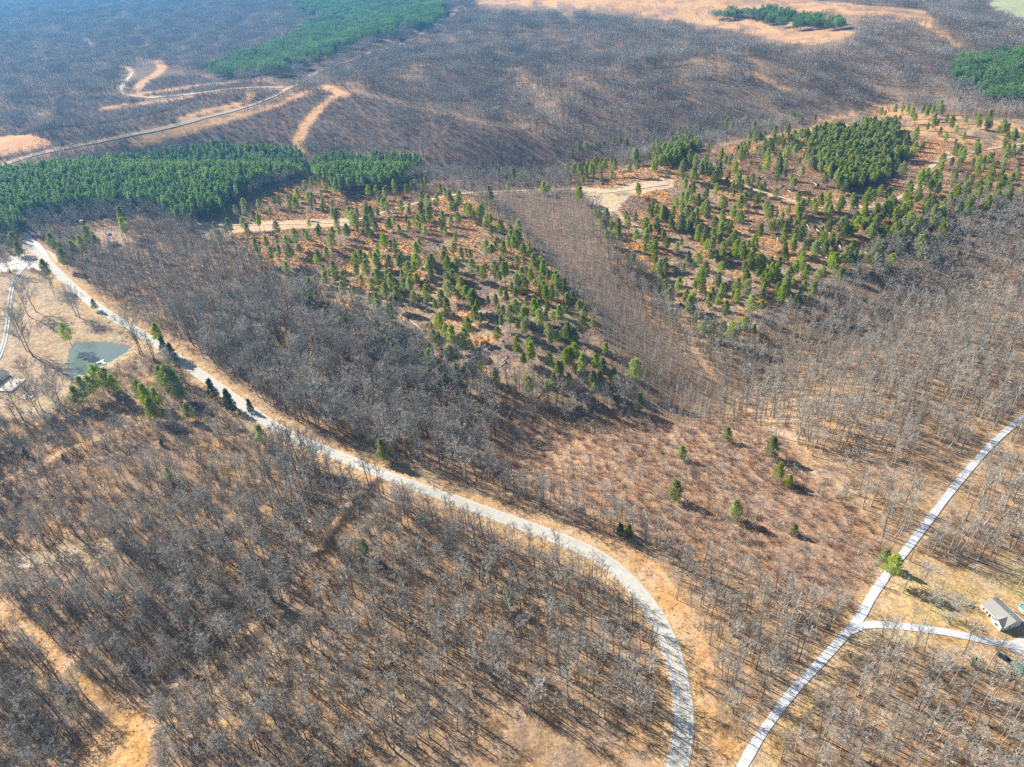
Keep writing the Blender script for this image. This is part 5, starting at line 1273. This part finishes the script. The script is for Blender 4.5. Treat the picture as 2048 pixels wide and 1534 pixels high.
for i, (dx, dy) in enumerate(((-2, -1), (1.5, 1.6), (2.6, -1.6))):
    c_ = math.cos(1.45); s2 = math.sin(1.45)
    t_ = empty('patio_table', (p[0] + dx * c_ - dy * s2, p[1] + dx * s2 + dy * c_, p[2] + .62), 0, ['dark round table at the left on the wooden deck', 'dark round table in the middle of the wooden deck', 'dark round table at the right on the wooden deck'][i], 'table')
    b_ = MB(); b_.tube([(0, 0, 0), (0, 0, .7)], [.06, .06], 6); ob('leg', b_.mesh('leg', M['black']), t_)
    b_ = MB(); b_.tube([(0, 0, .68), (0, 0, .74)], [.7, .7], 14, cap=True); ob('tabletop', b_.mesh('tabletop', M['brownbrush']), t_)
p = W(57, 792); rg = empty('patio', (p[0], p[1], p[2]), 0, 'round fenced patio with pale slabs below the wooden deck', 'patio')
b_ = MB(); a_ = np.linspace(0, 6.283, 16, endpoint=False); b_.add([(math.cos(q) * 4, math.sin(q) * 4, z) for z in (-.4, .2) for q in a_], [tuple(range(16, 32))] + [(i, (i + 1) % 16, 16 + (i + 1) % 16, 16 + i) for i in range(16)]); ob('slab', b_.mesh('slab', M['deck']), rg)
for q in np.linspace(0, 6.283, 14, endpoint=False):
    b_ = MB(); b_.box(-.05, .05, -.05, .05, .2, 1.3); ob('post', b_.mesh('post', M['trim']), rg, (math.cos(q) * 3.9, math.sin(q) * 3.9, 0))
b_ = MB(); b_.tube([(math.cos(q) * 3.9, math.sin(q) * 3.9, 1.3) for q in np.linspace(0, 6.283, 25)], [.06] * 25, 4); ob('rail', b_.mesh('rail', M['trim']), rg)
for i, (dx, dy) in enumerate(((-1.6, .5), (.2, -1.5), (1.5, .9), (0, 1.7))):
    b_ = MB(); b_.box(-.35, .35, -.35, .35, .35, .45); b_.box(-.35, .35, .27, .35, .45, 1.0)
    for xx in (-.3, .3):
        for yy in (-.3, .3): b_.box(xx - .03, xx + .03, yy - .03, yy + .03, 0, .35)
    tag(ob('patio_chair', b_.mesh('patio_chair', M['black']), None, (p[0] + dx, p[1] + dy, p[2] + .2), i * 1.5), 'small dark chair standing on the round fenced patio', 'chair', 'chairs on the round patio')
# farm buildings left
simple_house('shed', 228, 492, 9, 6, 2.8, .5, M['brick'], M['shingle'], 'grey roofed farm building right of the clearing', 'shed')
simple_house('camper', 152, 436, 8, 3, 2.6, 1.9, M['white'], M['trim'], 'small white camper in the trees left of the clearing', 'camper')
simple_house('shed', 163, 446, 4, 3, 2.2, 1.9, M['white'], M['trim'], 'tiny white shed just below the camper', 'shed')
simple_house('shed', 218, 469, 4, 2.5, 1.6, 1.2, M['white'], M['trim'], 'tiny white shed above the grey roofed farm building', 'shed')
simple_house('farmhouse', 40, 109, 26, 13, 5, .3, M['white'], M['trim'], 'white roofed farmhouse in blue haze at the upper left', 'house')
simple_house('barn', 66, 99, 20, 12, 5, 1.2, M['white'], M['trim'], 'white barn right of the farmhouse at the upper left', 'barn')
simple_house('barn', 22, 112, 12, 8, 4, .3, M['white'], M['shingle'], 'small barn left of the farmhouse at the upper left', 'barn')

# ------------------------------------------------------------------ haze
hm = bpy.data.materials.new('haze'); hm.use_nodes = True; t = hm.node_tree; t.nodes.clear()
pv_ = t.nodes.new('ShaderNodeVolumePrincipled'); pv_.inputs['Color'].default_value = (0.12, 0.48, 1.0, 1); pv_.inputs['Density'].default_value = HAZE_DENSITY
pv_.inputs['Anisotropy'].default_value = .3
ou = t.nodes.new('ShaderNodeOutputMaterial'); t.links.new(pv_.outputs[0], ou.inputs['Volume'])
b_ = MB(); b_.box(-17000, 17000, -17000, 17000, -60, CAMH + 12)
if HAZE_DENSITY > 0: tag(ob('haze', b_.mesh('haze', hm)), kind='stuff')
